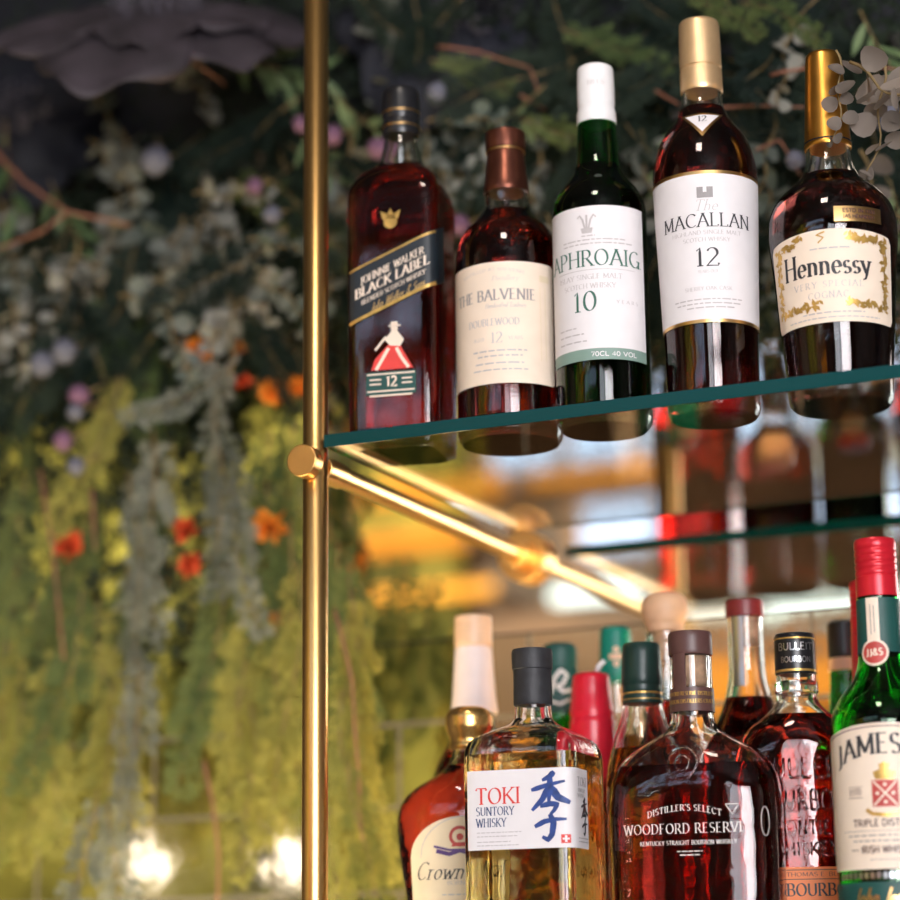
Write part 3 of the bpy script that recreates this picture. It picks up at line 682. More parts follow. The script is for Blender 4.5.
def kanji(bd, cx, cz, h, kx, name, mat, root):
    I = Ink(bd)
    S = [([(.62, 1.0), (.50, .93), (.32, .88)], 1.1), ([(.05, .74), (.40, .80), (.86, .86)], .9), ([(.52, .95), (.50, .75), (.47, .52)], 1.1),
         ([(.48, .78), (.32, .60), (.06, .44)], 1.2), ([(.52, .78), (.70, .62), (.97, .54)], 1.5),
         ([(.26, .50), (.50, .53), (.68, .52), (.60, .43), (.50, .37)], 1.0), ([(.50, .38), (.58, .24), (.54, .08), (.44, .00), (.30, .05)], 1.2), ([(.12, .20), (.35, .27), (.60, .30), (.88, .30)], .95)]
    for pts, w in S:
        fine = []
        for a, b_ in zip(pts, pts[1:]):
            for k in range(5): fine.append((cx+kx*(a[0]+(b_[0]-a[0])*k/5-.5), cz+h*(a[1]+(b_[1]-a[1])*k/5-.5)))
        fine.append((cx+kx*(pts[-1][0]-.5), cz+h*(pts[-1][1]-.5)))
        I.poly(fine, lambda d, u, w=w: h*.085*w*(1-.55*u**2)*(.65+.35*min(1, u*5)))
    return I.put(name, mat, root)
kanji(bd, .0255, .1215, .047, .030, 'brushed_character', M['blueink'], rt)
Ink(bd).fill([(.0330, .0955), (.0395, .0955), (.0395, .1015), (.0330, .1015)]).put('seal_stamp', M['redink'], rt)
Ink(bd, .0013).line(.0340, .0385, .0985, .0012).line(.0355, .0370, .0998, .0020).line(.0355, .0370, .0972, .0020).put('seal_lettering', M['white'], rt)
Ink(bd).text('TOKI', .0475, .1360, .0060, .018, align='l', wt=.16).text('SUNTORY', .0475, .1315, .0025, .016, align='l', wt=.16).text('WHISKY', .0475, .1278, .0025, .013, align='l', wt=.16).words(.048, .068, .0970, .0012, 3).words(.048, .068, .0995, .0012, 4).put('side_lettering', M['greyink'], rt)
kanji(bd, .061, .1150, .026, .016, 'side_character', M['ink'], rt)
loft('stopper', [(.1975, .0136), (.1985, .0142), (.2235, .0140), (.2240, .0147), (.236, .0150), (.2385, .0145), (.239, .012)], M['blackm'], rt)

# flat shouldered bourbon bottle with printed glass
rt, bd = bottle('bourbon_bottle', 'wide flat bourbon bottle with white printing on the glass and dark brown stopper', 'bottle', .2590, .087, ZL, .13,
    [(0, .054, .028, 3), (.004, .0590, .0320, 3.6), (.112, .0605, .0335, 3.6), (.130, .0600, .0330, 3.4), (.143, .0580, .0315, 3), (.154, .0515, .0290, 2.7), (.162, .0420, .0255, 2.4), (.169, .0300, .0215, 2.2), (.176, .0190, .0178, 2), (.186, .0152, .0152, 2), (.228, .0150, .0150, 2)],
    .1495, M['clearw'], M['whisky_wood'], N=96, t=.0035)
Ink(bd).text('WOODFORD RESERVE', -.003, .1010, .0066, .086, wt=.125, sp=.12).put('lettering', M['whiteink'], rt)
Ink(bd).text("DISTILLER'S SELECT", -.002, .1165, .0042, .052, wt=.15, sp=.14, arch=.0045).text('KENTUCKY STRAIGHT BOURBON WHISKEY', 0, .0930, .0029, .068, wt=.16, sp=.14).words(-.008, .010, .0885, .0014, 3).words(-.006, .008, .086, .0014, 5).put('small_lettering', M['whiteink'], rt)
tubeloop('embossed_ring', bd, arc(-.003, .150, .0105, .0115, 0, 350, 30), .0011, M['clear'], rt, .0003)
tubeloop('embossed_ring', bd, arc(-.003, .150, .0050, .0055, 0, 345, 20), .0008, M['clear'], rt, .0003)
I = Ink(bd, .0008); I.poly(arc(.054, .108, .003, .010, 90, 450, 20), .0004).poly([(.027, .120), (.036, .120), (.0315, .113)], .0006, True); I.put('printed_flourish', M['whiteink'], rt)
Bn = Body([norm_ring((.180, .0160)), norm_ring((.23, .0152))])
paper(Bn, 'neck_band', -.0478, .0478, .1880, .2050, M['brown'], rt, .0002)
Ink(Bn).text('WOODFORD RESERVE DISTILLERY', 0, .1990, .0028, .042, wt=.16).text('BOURBON DISTILLERS CRAFT', 0, .1935, .0028, .040, wt=.16).put('neck_lettering', M['goldink'], rt)
paper(Bn, 'neck_strip', -.0120, -.0010, .2050, .2300, M['brown'], rt, .0002)
V, F = tube('', [(0, 0, .207), (0, 0, .2285)], .0108, None, N=32); obj('cork', V, F, M['cork'], rt)
loft('stopper', [(.2290, .0152), (.2300, .0158), (.2440, .0157), (.2460, .0148), (.2462, .012)], M['brown'], rt)

# green irish bottle, red screw cap
def irish(label, X, Y, rot, mg, full=True, ml=None):
    rt, bd = bottle('irish_whiskey_bottle', label, 'bottle', X, Y, ZL, rot,
        [(0, .033), (.003, .0355), (.008, .0368), (.166, .0368), (.176, .0352), (.185, .0310), (.193, .0250), (.200, .0198), (.208, .0165), (.218, .0152), (.256, .0145), (.272, .0125)],
        .176, mg, ml or M['whisky_green'])
    R = [(.2560, .0140), (.2565, .0146), (.2700, .0144)]
    z = .2705
    for k in range(5):
        R += [(z, .0139), (z+.0008, .0139), (z+.0014, .0144), (z+.0038, .0144)]; z += .0046
    R += [(.2950, .0144), (.2968, .0136), (.2970, .012)]
    loft('screw_cap', R, M['redcap'], rt, n=1)
    return rt, bd
rt, bd = irish('green glass bottle with red ridged screw cap and cream label with red crest', .4025, .066, .235-.05, M['greenb'])
ztop = lambda s: .1665-.006*(s/.045)**2
paper(bd, 'paper_label', -.0500, .0500, .0705, ztop, M['cream'], rt)
Ink(bd).text('JAMESON', .000, .1465, .0130, .071, wt=.19, arch=.008).put('lettering', M['ink'], rt)
I = Ink(bd); I.poly([(s/1000, ztop(s/1000)-.0022) for s in range(-48, 49, 3)], .0007); I.text('TRIPLE DISTILLED', 0, .0985, .0044, .046, wt=.18, serif=False); I.text('IRISH WHISKEY', 0, .0810, .0046, .036, wt=.18, serif=False).line(-.026, -.020, .0832, .0006).line(.020, .026, .0832, .0006)
I.text('ESTD', -.0205, .1195, .0034, .009, wt=.16, serif=False).text('1780', .0205, .1195, .0034, .009, wt=.16, serif=False)
for q in (-.0205, .0205): I.line(q-.0055, q+.0055, .1245, .0004).line(q-.0055, q+.0055, .1175, .0004)
I.put('bronze_lettering', M['brown'], rt)
Ink(bd).words(-.028, .028, .0925, .0018, 3).words(-.024, .024, .0890, .0018, 4).words(-.012, .012, .0768, .0012, 4).line(-.032, .032, .0955, .0004).put('fine_print', M['greyink'], rt)
Ink(bd).fill([(-.0085, .1110), (.0085, .1110), (.0085, .1285), (-.0085, .1285)]).put('crest_shield', M['crimson'], rt)
I = Ink(bd, .0012); I.poly([(-.0075, .1118), (.0075, .1278)], .0012).poly([(.0075, .1118), (-.0075, .1278)], .0012)
for a, z in ((0, .1255), (0, .114), (-.005, .1198), (.005, .1198)): I.disc(a, z, .0012)
I.put('crest_cross', M['cream'], rt)
I = Ink(bd); I.poly([(-.0130, .1095), (-.009, .1065), (0, .1055), (.009, .1065), (.0130, .1095)], .0026).fill([(-.006, .129), (.006, .129), (.0075, .134), (.003, .1355), (.0035, .139), (0, .1405), (-.0035, .139), (-.003, .1355), (-.0075, .134)]); I.put('crest_gold', M['goldink'], rt)
paper(bd, 'lower_label', -.0500, .0500, .012, .0625, M['dkgreenp'], rt)
Ink(bd).text('John Jameson', .000, .0470, .0115, .052, wt=.12, slant=.35, serif=False).put('signature', M['gold'], rt)
I = Ink(bd)
for k in range(-9, 10): I.fill([(k*.0042, .0645), (k*.0042+.0028, .0645), (k*.0042+.0028, .0685), (k*.0042, .0685)])
I.put('silver_dashes', M['steel'], rt)
Bn = Body([norm_ring((.2130, .0161)), norm_ring((.218, .0153)), norm_ring((.256, .0146))])
paper(Bn, 'neck_wrap', -.0430, .0430, .2170, .2545, M['dkgreenp'], rt, .0003)
paper(Bn, 'neck_strip', -.0075, .0010, .2190, .2545, M['cream'], rt, .0007)
Ink(Bn, .0011).disc(-.0030, .2165, .0092, n=24).put('round_seal', M['cream'], rt)
Ink(Bn, .0015).disc(-.0030, .2165, .0076, n=24).put('seal_centre', M['crimson'], rt)
Ink(Bn, .0019).text('JJ&S', -.0030, .2145, .0045, .0105, wt=.2, serif=False).put('seal_lettering', M['cream'], rt)
Ink(Bn, .0011).poly([(-.0045, .2290), (-.0045, .250)], .0005).poly([(-.0022, .2300), (-.0022, .249)], .0005).put('strip_print', M['greyink'], rt)

# squat red-amber bottle with gold crown cap
p = at(460, 708, .13)
p.x += .0075
rt, bd = bottle('whisky_bottle', 'russet whisky bottle with gold cap and arched cream label, left of the square golden bottle', 'bottle', p.x, .130, ZL, .36,
    [(0, .034, .026), (.004, .0385, .0295), (.055, .0475, .0320), (.095, .0535, .0340), (.118, .0560, .0345), (.130, .0550, .0340), (.140, .0500, .032), (.148, .0410, .029), (.155, .0290, .0245), (.161, .0210, .0195), (.167, .0160, .0160), (.174, .0138, .0138), (.188, .0130, .0130)],
    .1640, M['faceted'], M['whisky_crown'], N=72, t=.003)
paper(bd, 'paper_label', -.0470, .0400, .022, lambda s: .092+.032*math.sqrt(max(0, 1-((s+.0035)/.0437)**2)), M['creamdk'], rt, nc=50, nr=10)
Ink(bd).text('Crown Royal', -.004, .0780, .0125, .076, wt=.10, slant=.35).put('lettering', M['ink'], rt)
I = Ink(bd); I.text('BORN OF THE', 0, .0735, .0030, .032, wt=.15).words(-.020, .020, .0665, .0018, 3); I.poly([(s/1000, .094+.030*math.sqrt(max(0, 1-(s/37)**2))) for s in range(-37, 38)], .0007); I.put('fine_print', M['paleink'], rt)
I = Ink(bd, .0010); I.poly([(-.024, .0985), (-.014, .096), (-.006, .0985), (.002, .096), (.012, .0985)], .0030).poly([(-.026, .1020), (-.014, .099), (.002, .099), (.014, .1020)], .0016); I.put('cushion_mark', M['purple'], rt)
I = Ink(bd, .0010); I.poly(arc(-.006, .1090, .0070, .0065, 0, 360, 20), .0024).fill([(-.0125, .1015), (.0005, .1015), (-.001, .1045), (-.011, .1045)]).disc(-.006, .1085, .0026); I.put('crown_mark', M['crimson'], rt)
loft('cap', [(.176, .0148), (.178, .0158), (.183, .0150), (.187, .0160), (.194, .0184), (.201, .0184), (.206, .0160), (.209, .0100), (.2095, .004)], M['yellowgold'], rt, 24)

# amber bottle behind it with a pale pink neck wrap
p = at(473, 615, .215)
rt, bd = bottle('whisky_bottle', 'dark amber bottle with pale pink neck wrap and tan cap, behind the gold-capped one', 'bottle', p.x, .215, ZL, .42,
    [(0, .031), (.004, .0345), (.150, .0350), (.166, .0335), (.180, .0280), (.192, .0215), (.204, .0175), (.225, .0160), (.275, .0135)],
    .190, M['clear'], M['whisky_crown'])
loft('neck_wrap', [(.2150, .0186), (.2160, .0190), (.230, .0176), (.2680, .0150), (.2690, .0140)], M['pinkwhite'], rt)
loft('cap', [(.2690, .0148), (.2700, .0154), (.2860, .0154), (.2865, .0146), (.2880, .0152), (.2940, .0150), (.2948, .013)], M['tan'], rt)
paper(bd, 'paper_label', -.0450, .0450, .060, .160, M['white'], rt)

# red wax dipped bottle
p = at(591, 672, .215)
rt, bd = bottle('bourbon_bottle', 'bourbon bottle dipped in glossy red wax, behind the square golden whisky', 'bottle', p.x, .215, ZL, .38,
    [(0, .028, .028, 3), (.004, .0310, .0310, 3.4), (.125, .0315, .0315, 3.4), (.142, .0295, .0295, 3), (.156, .0240, .0240, 2.4), (.168, .0190, .0190, 2), (.185, .0165, .0165, 2), (.215, .0140, .0140, 2)],
    .170, M['clear'], M['whisky_crown'])
R0 = [(.1560, .0262), (.160, .0250), (.172, .0205), (.190, .0182), (.2030, .0180), (.2045, .0172), (.2070, .0172), (.2085, .0178), (.222, .0160), (.2340, .0150), (.2400, .0135), (.2412, .009)]
Rs = smooth_rings(R0); V, F = loft_data(Rs, 56)
V = [(x, y, z-(.020*max(0, math.sin(3*math.atan2(y, x)+1)+.5*math.sin(7*math.atan2(y, x))) if i < 56*2 else 0)) for i, (x, y, z) in enumerate(V)]
o = obj('wax_seal', V, F, M['redwax'], rt)
V, F = tube('', [(.004, -.002, .241), (.006, -.004, .2455), (.0105, -.006, .2500)], .0022, None, N=10); o = obj('pale_glint', V, F, M['whitecap'], rt); o['label'] = 'pale tab sticking up, standing in for a reflection'  # pale tube imitating a reflection above the wax
# dark green capped clear necked bottle
p = at(641, 646, .157)
rt, bd = bottle('whisky_bottle', 'clear necked amber whisky bottle with matt dark green cap, left of the printed bourbon bottle', 'bottle', p.x, .157, ZL, .36,
    [(0, .027), (.004, .0298), (.135, .0300), (.150, .0292), (.165, .0268), (.180, .0225), (.192, .0180), (.202, .0155), (.212, .0142), (.24, .013)],
    .1720, M['clearw'], M['whisky_amber'], t=.0022)
loft('cap', [(.2060, .0150), (.2070, .0154), (.2120, .0152), (.2125, .0146), (.2150, .0146), (.2155, .0150), (.2200, .0150), (.2210, .0157), (.2500, .0142), (.2520, .0130), (.2522, .011)], M['dkgreen'], rt)
loft('gold_band', [(.2130, .0152), (.2142, .0152)], M['goldink'], rt)
loft('gold_band', [(.2085, .0156), (.2092, .0156)], M['goldink'], rt)
# teal capsule bottle
p = at(615, 628, .312)
rt, bd = bottle('whisky_bottle', 'slim bottle with bright teal capsule and tan spots, standing behind the red waxed bottle', 'bottle', p.x, .312, ZL, .38,
    [(0, .024), (.004, .0265), (.155, .0270), (.175, .0250), (.195, .0185), (.212, .0140), (.27, .0120)], .2, M['clear'], M['whisky_amber'])
zt = p.z-ZL
loft('capsule', [(zt-.046, .0134), (zt-.045, .0140), (zt-.004, .0128), (zt-.001, .0118), (zt, .010)], M['teal'], rt)
Bt = Body([norm_ring((zt-.046, .0140)), norm_ring((zt, .0126))])
I = Ink(Bt)
for a, z in ((0, zt-.020), (-.0035, zt-.026), (.0035, zt-.026), (0, zt-.032), (0, zt-.026)): I.disc(a, z, .0026)
I.put('printed_emblem', M['tan'], rt)
# green bottle with scribble
p = at(562, 645, .292)
rt, bd = bottle('whisky_bottle', 'green glass bottle with deep green capsule and white swirl, behind the black stopper', 'bottle', p.x, .286, ZL, .36,
    [(0, .024), (.004, .0262), (.150, .0268), (.170, .0250), (.190, .0190), (.205, .0150), (.25, .0125)], .19, M['greenb'], M['whisky_green'])
zt = p.z-ZL
loft('capsule', [(zt-.058, .0146), (zt-.056, .0152), (zt-.022, .0146), (zt-.021, .0138), (zt-.019, .0138), (zt-.018, .0144), (zt-.003, .0140), (zt, .011)], M['dkgreenp'], rt)
Bt = Body([norm_ring((zt-.058, .0154)), norm_ring((zt, .0142))])
Ink(Bt).poly([(-.008, zt-.044), (-.004, zt-.030), (.001, zt-.024), (.006, zt-.028), (.002, zt-.036), (-.003, zt-.037), (.003, zt-.042), (.009, zt-.040)], .0030).poly([(-.009, zt-.049), (.0, zt-.052), (.008, zt-.048)], .0022).put('white_swirl', M['whiteink'], rt)
# turned wood stopper
p = at(664, 593, .243)
rt, bd = bottle('bourbon_bottle', 'bottle with round turned wood stopper on a long clear neck, behind the dark green cap', 'bottle', p.x, .243, ZL, .34,
    [(0, .0260), (.004, .0290), (.150, .0295), (.172, .0275), (.190, .0215), (.205, .0165), (.225, .0142), (.262, .0142), (.268, .0152), (.2725, .0152)], .2180, M['clear'], M['whisky_red'], t=.0024)
zt = p.z-ZL
loft('wood_stopper', [(.2728, .0100), (.2735, .0135), (zt-.026, .0150), (zt-.022, .0168), (zt-.012, .0185), (zt-.004, .0165), (zt-.0005, .0110), (zt, .006)], M['wood'], rt)
V, F = tube('', [(0, 0, .250), (0, 0, .2728)], .0108, None, N=28); obj('cork', V, F, M['cork'], rt)
# maroon stopper
p = at(743, 600, .222)
rt, bd = bottle('bourbon_bottle', 'flared neck decanter bottle of dark red whiskey with flat maroon stopper', 'bottle', p.x, .225, ZL, .30,
    [(0, .033), (.004, .0360), (.140, .0365), (.165, .0355), (.182, .0315), (.195, .0255), (.208, .0200), (.222, .0162), (.236, .0143), (.272, .0138), (.2765, .0142)], .2140, M['clear'], M['whisky_dark'], t=.0025)
loft('stopper', [(.2768, .0140), (.2775, .0150), (.2890, .0148), (.2903, .0135)], M['maroon'], rt)
V, F = tube('', [(0, 0, .255), (0, 0, .2768)], .0104, None, N=28); obj('cork', V, F, M['cork'], rt)
Bt = Body([norm_ring((.22, .0170)), norm_ring((.236, .0148)), norm_ring((.276, .0142))])
o = paper(Bt, 'tax_strip', -.0110, -.0020, .222, .2765, M['steel'], rt, .0004); o['label'] = 'grey paper strip down the neck'
# embossed flask bourbon
p = at(794, 634, .152)
rt, bd = bottle('bourbon_bottle', 'oval flask of red bourbon with raised glass lettering, black cap and orange label', 'bottle', p.x, .152, ZL, .30,
    [(0, .042, .024, 2.5), (.004, .0455, .0265, 2.6), (.135, .0470, .0280, 2.6), (.160, .0460, .0275, 2.6), (.172, .0420, .0265, 2.4), (.182, .0345, .0240, 2.2), (.190, .0240, .0200, 2), (.197, .0170, .0165, 2), (.202, .0148, .0148, 2), (.222, .0146, .0146, 2)],
    .1890, M['clearw'], M['whisky_red'], N=80)
loft('cap', [(.2190, .0146), (.2200, .0151), (.2470, .0148), (.2492, .0138), (.2495, .012)], M['black'], rt)
loft('cap_band', [(.2205, .0153), (.2222, .0153)], M['goldink'], rt); loft('cap_band', [(.2445, .0151), (.2455, .0151)], M['goldink'], rt)
Bt = Body([norm_ring((.219, .0152)), norm_ring((.248, .0149))])
Ink(Bt).text('BULLEIT', 0, .2360, .0052, .026, wt=.16, serif=False).text('BOURBON', 0, .2270, .0040, .022, wt=.16, serif=False).put('cap_lettering', M['steel'], rt)
loft('neck_ring', [(.2050, .0150), (.2060, .0158), (.2130, .0158), (.2140, .0150)], M['clear'], rt)
def emboss(body, text, sc, z, h, width, parent, mat, r=.0009):
    W = twidth(text, .12); kx = width/W; x = sc-width/2; V, F = [], []
    for c in text:
        gw, st = G[c]
        for pl in st:
            P = [body.map(x+px*kx, z+py*h, .0004) for px, py in pl]
            v, f = tube('', P, r, None, N=6); b0 = len(V); V += v; F += [tuple(b0+i for i in q) for q in f]
        x += (gw+.12)*kx
    return obj('raised_lettering', V, F, mat, parent)
emboss(bd, 'BULLEIT', 0, .1420, .0140, .062, rt, M['clear'], .0011)
emboss(bd, 'BOURBON', 0, .1190, .0140, .062, rt, M['clear'], .0011)
emboss(bd, 'FRONTIER', 0, .1020, .0095, .052, rt, M['clear'])
emboss(bd, 'WHISKEY', 0, .0870, .0095, .048, rt, M['clear'])
paper(bd, 'paper_label', -.018, .040, .030, .0790, M['orangepaper'], rt)
Ink(bd).text('THOMAS E. BULLEIT', .011, .0725, .0028, .050, wt=.16).text('BOURBON', .011, .0590, .0085, .050, wt=.18).line(-.017, .039, .0770, .0005).line(-.017, .039, .0705, .0005).put('lettering', M['ink'], rt)
# red capped bottle behind the irish one and a dark one
p = at(857, 592, .222)
rt, bd = irish('bottle with red capsule mostly hidden behind the green bottle with screw cap', p.x+.008, .225, .3, M['green'])
Bt = Body([norm_ring((.2130, .0161)), norm_ring((.218, .0153)), norm_ring((.256, .0146))])
paper(Bt, 'neck_wrap', -.046, .046, .212, .256, M['redcap'], rt, .0003)
p = at(846, 620, .305)
rt, bd = bottle('whisky_bottle', 'dark bottle with black cap above a tan band, at the back near the right edge', 'bottle', p.x-.004, .312, ZL, .3,
    [(0, .026), (.004, .0285), (.150, .0290), (.175, .0265), (.195, .0190), (.215, .0145), (.26, .0125)], .19, M['green'], M['whisky_dark'])
zt = p.z-ZL
loft('cap', [(zt-.030, .0130), (zt-.029, .0136), (zt-.002, .0132), (zt, .011)], M['black'], rt)
loft('neck_band', [(zt-.040, .0138), (zt-.0301, .0134)], M['tan'], rt)

# ------------------------------------------------------------------ greenery
def blade_add(V, F, p, d, n, L, W):
    """one small pointed leaf: four corners, slightly folded"""
    s = d.cross(n)
    if s.length < 1e-4: return
    s = s.normalized()*W; b = len(V)
    V += [p, p+d*L*.45+s, p+d*L, p+d*L*.45-s]; F.append((b, b+1, b+2, b+3))
def rv(r): return Vector((r.uniform(-1, 1), r.uniform(-1, 1), r.uniform(-1, 1)))
def frond_mesh(seed, L, W, step, leaf, lw, bend=.15, fluff=.35, tip=.35):
    """a plume hanging along -Z: stem, side branchlets, fine leaflets"""
    r = random.Random(seed); V, F = [], []; stem = []
    bx_, by_ = r.uniform(-bend, bend), r.uniform(-bend, bend)*.5
    n = int(L/step)
    for i in range(n+1):
        t = i/n; stem.append(Vector((bx_*L*t*t+.004*math.sin(t*7+seed), by_*L*t*t, -L*t)))
    k2 = max(2, int(.013/step))
    for i in range(1, n, k2):
        t = i/n; p = stem[i]; d0 = (stem[min(i+1, n)]-stem[i-1]).normalized()
        wid = W*1.25*(min(1, t*3+.35))*(1-(1-tip)*t**1.8)
        for sgn in (-1, 1):
            side = Vector((sgn, r.uniform(-.9, .7), 0)).normalized()
            d = (d0*r.uniform(.5, 1.3)+side*r.uniform(.5, 1.1)).normalized(); bl = wid*r.uniform(.45, 1.25)
            m = max(3, int(bl/.0045)); q = p.copy()
            for j in range(m):
                q = q+d*(bl/m); d = (d+Vector((0, 0, -.11))+rv(r)*.09).normalized()
                for k in (-1, 1):
                    nn = (rv(r)*fluff+Vector((0, -1, 0))).normalized(); sd = d.cross(nn).normalized()
                    td = (d+sd*k*r.uniform(.5, 1.0)+rv(r)*.25).normalized(); tl = .013*(1-.55*j/m)*r.uniform(.6, 1.2); w_ = q.copy()
                    for e in range(3):
                        w_ = w_+td*(tl/3); s2 = td.cross(nn).normalized()
                        for kk in (-1, 1): blade_add(V, F, w_, (td+s2*kk*.8+rv(r)*.3).normalized(), nn, leaf*.62*r.uniform(.6, 1.1), lw)
    sv, sf = tube('', stem[::2]+[stem[-1]] if len(stem) % 2 == 0 else stem[::2], .0013, None, N=5, r1=.0005)
    return (V, F), (sv, sf)
def euc_mesh(seed, L, n, rad, curl=.3):
    r = random.Random(seed); V, F = [], []; stem = []
    bx_, by_ = r.uniform(-curl, curl), r.uniform(-curl, curl)*.5
    for i in range(n*2+1):
        t = i/(n*2); stem.append(Vector((bx_*L*t*t+.003*math.sin(i), by_*L*t*t, -L*t)))
    for i in range(1, n+1):
        p = stem[2*i]; ph = r.uniform(0, 3.1)
        for k in range(2):
            a = ph+k*PI+r.uniform(-.3, .3); out = Vector((math.cos(a), math.sin(a)*.8, r.uniform(-.6, .2))).normalized()
            up = (rv(r)*.6+Vector((0, -1.1, .2))).normalized()
            s = out.cross(up).normalized(); up = s.cross(out).normalized()
            R = rad*(1-.45*i/n)*r.uniform(.75, 1.15); c = p+out*(R*1.1)
            b = len(V); V.append(c-up*R*.18); m = 12
            for q in range(m):
                th = 2*PI*q/m; rr = R*(1+.06*math.sin(3*th+seed))
                V.append(c+out*rr*math.cos(th)+s*rr*.92*math.sin(th)+up*R*.08*math.cos(2*th))
            for q in range(m): F.append((b, b+1+q, b+1+(q+1) % m))
            V.append(p); V.append(p+s*.0008); F.append((b+m+1, b+m+2, b+1+m//2))
    return (V, F), tube('', stem, .0012, None, N=6, r1=.0006)
def long_mesh(seed, L, n, ll, lw):
    r = random.Random(seed); V, F = [], []; stem = []
    for i in range(n+1):
        t = i/n; stem.append(Vector((.1*L*t*t, 0, -L*t)))
    for i in range(1, n+1):
        p = stem[i]; a = r.uniform(0, 6.28)
        d = Vector((math.cos(a), math.sin(a)*.5, -1.1)).normalized(); nn = (rv(r)*.5+Vector((0, -1, 0))).normalized(); s = d.cross(nn).normalized(); nn = s.cross(d)
        b = len(V); m = 7
        for j in range(m+1):
            t = j/m; w = lw*math.sin(PI*min(.98, max(.03, t)))**.8; c = p+d*(ll*t)+nn*(ll*.12*t*t)
            V += [c-s*w+nn*w*.3, c, c+s*w+nn*w*.3]
        for j in range(m):
            q = b+3*j; F += [(q, q+1, q+4, q+3), (q+1, q+2, q+5, q+4)]
    return (V, F), tube('', stem, .0013, None, N=6, r1=.0007)
def mesh_of(name, d, mat, smooth=True):
    me = bpy.data.meshes.new(name); me.from_pydata([tuple(v) for v in d[0]], [], d[1]); me.update()
    if smooth: me.polygons.foreach_set('use_smooth', [True]*len(me.polygons))
    me.materials.append(mat); return me
class Kind:
    def __init__(s, name, gens, mat, leafname):
        s.name = name; s.mat = mat; s.protos = []
        for g in gens:
            (a, b_) = g; s.protos.append((mesh_of(leafname, a, mat), mesh_of('stem', b_, M['stem'])))
        s.leafname = leafname; s.k = 0
    def add(s, loc, rot, sc, label, cat, group=None):
        fm, sm = s.protos[s.k % len(s.protos)]; s.k += 1
        root = thing(s.name, label, cat, loc, 0, group); root.rotation_euler = rot; root.scale = (sc, sc, sc)
        for n, me in ((s.leafname, fm), ('stem', sm)):
            o = bpy.data.objects.new(n, me); COL.objects.link(o); o.parent = root
        return root
def frk(name, mat, n, L, W, seed, leaf=.0075, lw=.0008, step=.006, **k):
    return Kind(name, [frond_mesh(seed+i, L, W, step, leaf, lw, **k) for i in range(n)], mat, 'foliage')
KY = frk('cypress_frond', M['yfrond'], 5, .22, .034, 100, leaf=.010, lw=.0009, step=.0065)
KG = frk('cedar_frond', M['gfrond'], 5, .22, .036, 200, leaf=.010, lw=.0009, step=.0065)
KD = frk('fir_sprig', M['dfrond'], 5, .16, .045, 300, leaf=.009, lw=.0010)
KS = frk('silver_frond', M['sfrond'], 4, .20, .032, 400, leaf=.0085, lw=.0011, step=.008, fluff=.6)
KE = Kind('eucalyptus_stem', [euc_mesh(500+i, .085, 6, .0105) for i in range(5)], M['euc'], 'leaves')
KB = Kind('eucalyptus_stem', [euc_mesh(520+i, .085, 5, .0130) for i in range(4)], M['eucbrown'], 'leaves')
KL = Kind('willow_sprig', [long_mesh(540+i, .12, 6, .055, .0065) for i in range(3)], M['blade'], 'leaves')
rg = random.Random(77)
def hang(K, x, y, Y, length_px, ang, label, cat, group=None, base=.22, tilt=None):
    Y = min(Y, .35)
    """x, y: where the top of the sprig is; ang: degrees away from hanging straight down (positive swings right)"""
    p = at(x, y, Y); L = length_px*math.dist(at(x, y, Y), at(x, y+10, Y))/10
    return K.add(p, (rg.uniform(-.15, .15) if tilt is None else tilt, -math.radians(ang), rg.uniform(-.5, .5)), L/base, label, cat, group)

# long hanging fronds, left of the post and just right of it  (x, y top, depth, length, angle)
Yt = .36
for x, y, Y, L, a in [(35, 600, .34, 240, 5), (85, 590, .32, 200, -6), (110, 680, .32, 170, 6), (20, 700, .31, 170, -3), (150, 480, .36, 160, 3), (20, 560, .36, 260, 2), (60, 640, .33, 210, -6), (100, 600, .34, 220, 3), (75, 520, .35, 250, -3), (45, 700, .32, 170, 4), (120, 690, .35, 160, -8), (5, 640, .33, 230, 2), (130, 560, .37, 200, -4), (95, 470, .36, 180, -6)]:
    hang(KY if y > 590 else KG, x, y, Y, L, a, 'feathery green frond hanging in the dense curtain at lower left of the wall', 'hanging greenery', 'fronds of the lower left curtain')
for x, y, Y, L, a in [(225, 560, .35, 230, -4), (240, 640, .34, 200, 2), (262, 600, .35, 200, 4), (285, 520, .33, 260, 2), (250, 690, .33, 190, 8), (215, 640, .37, 120, -6), (292, 640, .36, 190, -3), (270, 430, .36, 220, 2), (290, 380, .35, 200, 3), (230, 480, .37, 180, -2), (255, 580, .33, 220, -2), (275, 610, .32, 210, 1), (238, 700, .32, 150, 5), (300, 560, .32, 240, 0)]:
    hang(KG if x < 236 or y < 540 else KY, x, y, Y, L, a, 'feathery green frond hanging in the plume just left of the brass post', 'hanging greenery', 'fronds of the plume left of the post')
for x, y, Y, L, a in [(345, 560, .30, 160, 2), (350, 590, .29, 200, -2), (360, 640, .30, 190, 6), (340, 690, .28, 190, 2), (350, 760, .27, 160, 4), (335, 540, .31, 180, 3), (362, 590, .31, 130, 3), (345, 620, .28, 160, 0), (350, 830, .27, 120, 2), (330, 780, .29, 150, -3), (352, 700, .31, 180, 2), (330, 520, .33, 170, -3)]:
    hang(KY if y > 580 else KG, x, y, Y, L, a, 'feathery frond hanging in the narrow strand just right of the brass post', 'hanging greenery', 'fronds of the strand right of the post')
hang(KY, 122, 372, .31, 170, -16, 'bright yellow green cypress frond leaning left above the lower curtain', 'hanging greenery')
hang(KY, 172, 440, .33, 90, -4, 'short lime green frond between the two silver grey fronds', 'hanging greenery')
hang(KG, 20, 350, .31, 120, 16, 'mid green cedar frond at the left edge under the grey globe blooms', 'hanging greenery')
hang(KG, 8, 380, .33, 120, 24, 'mid green cedar frond at the left edge, lower of two', 'hanging greenery')
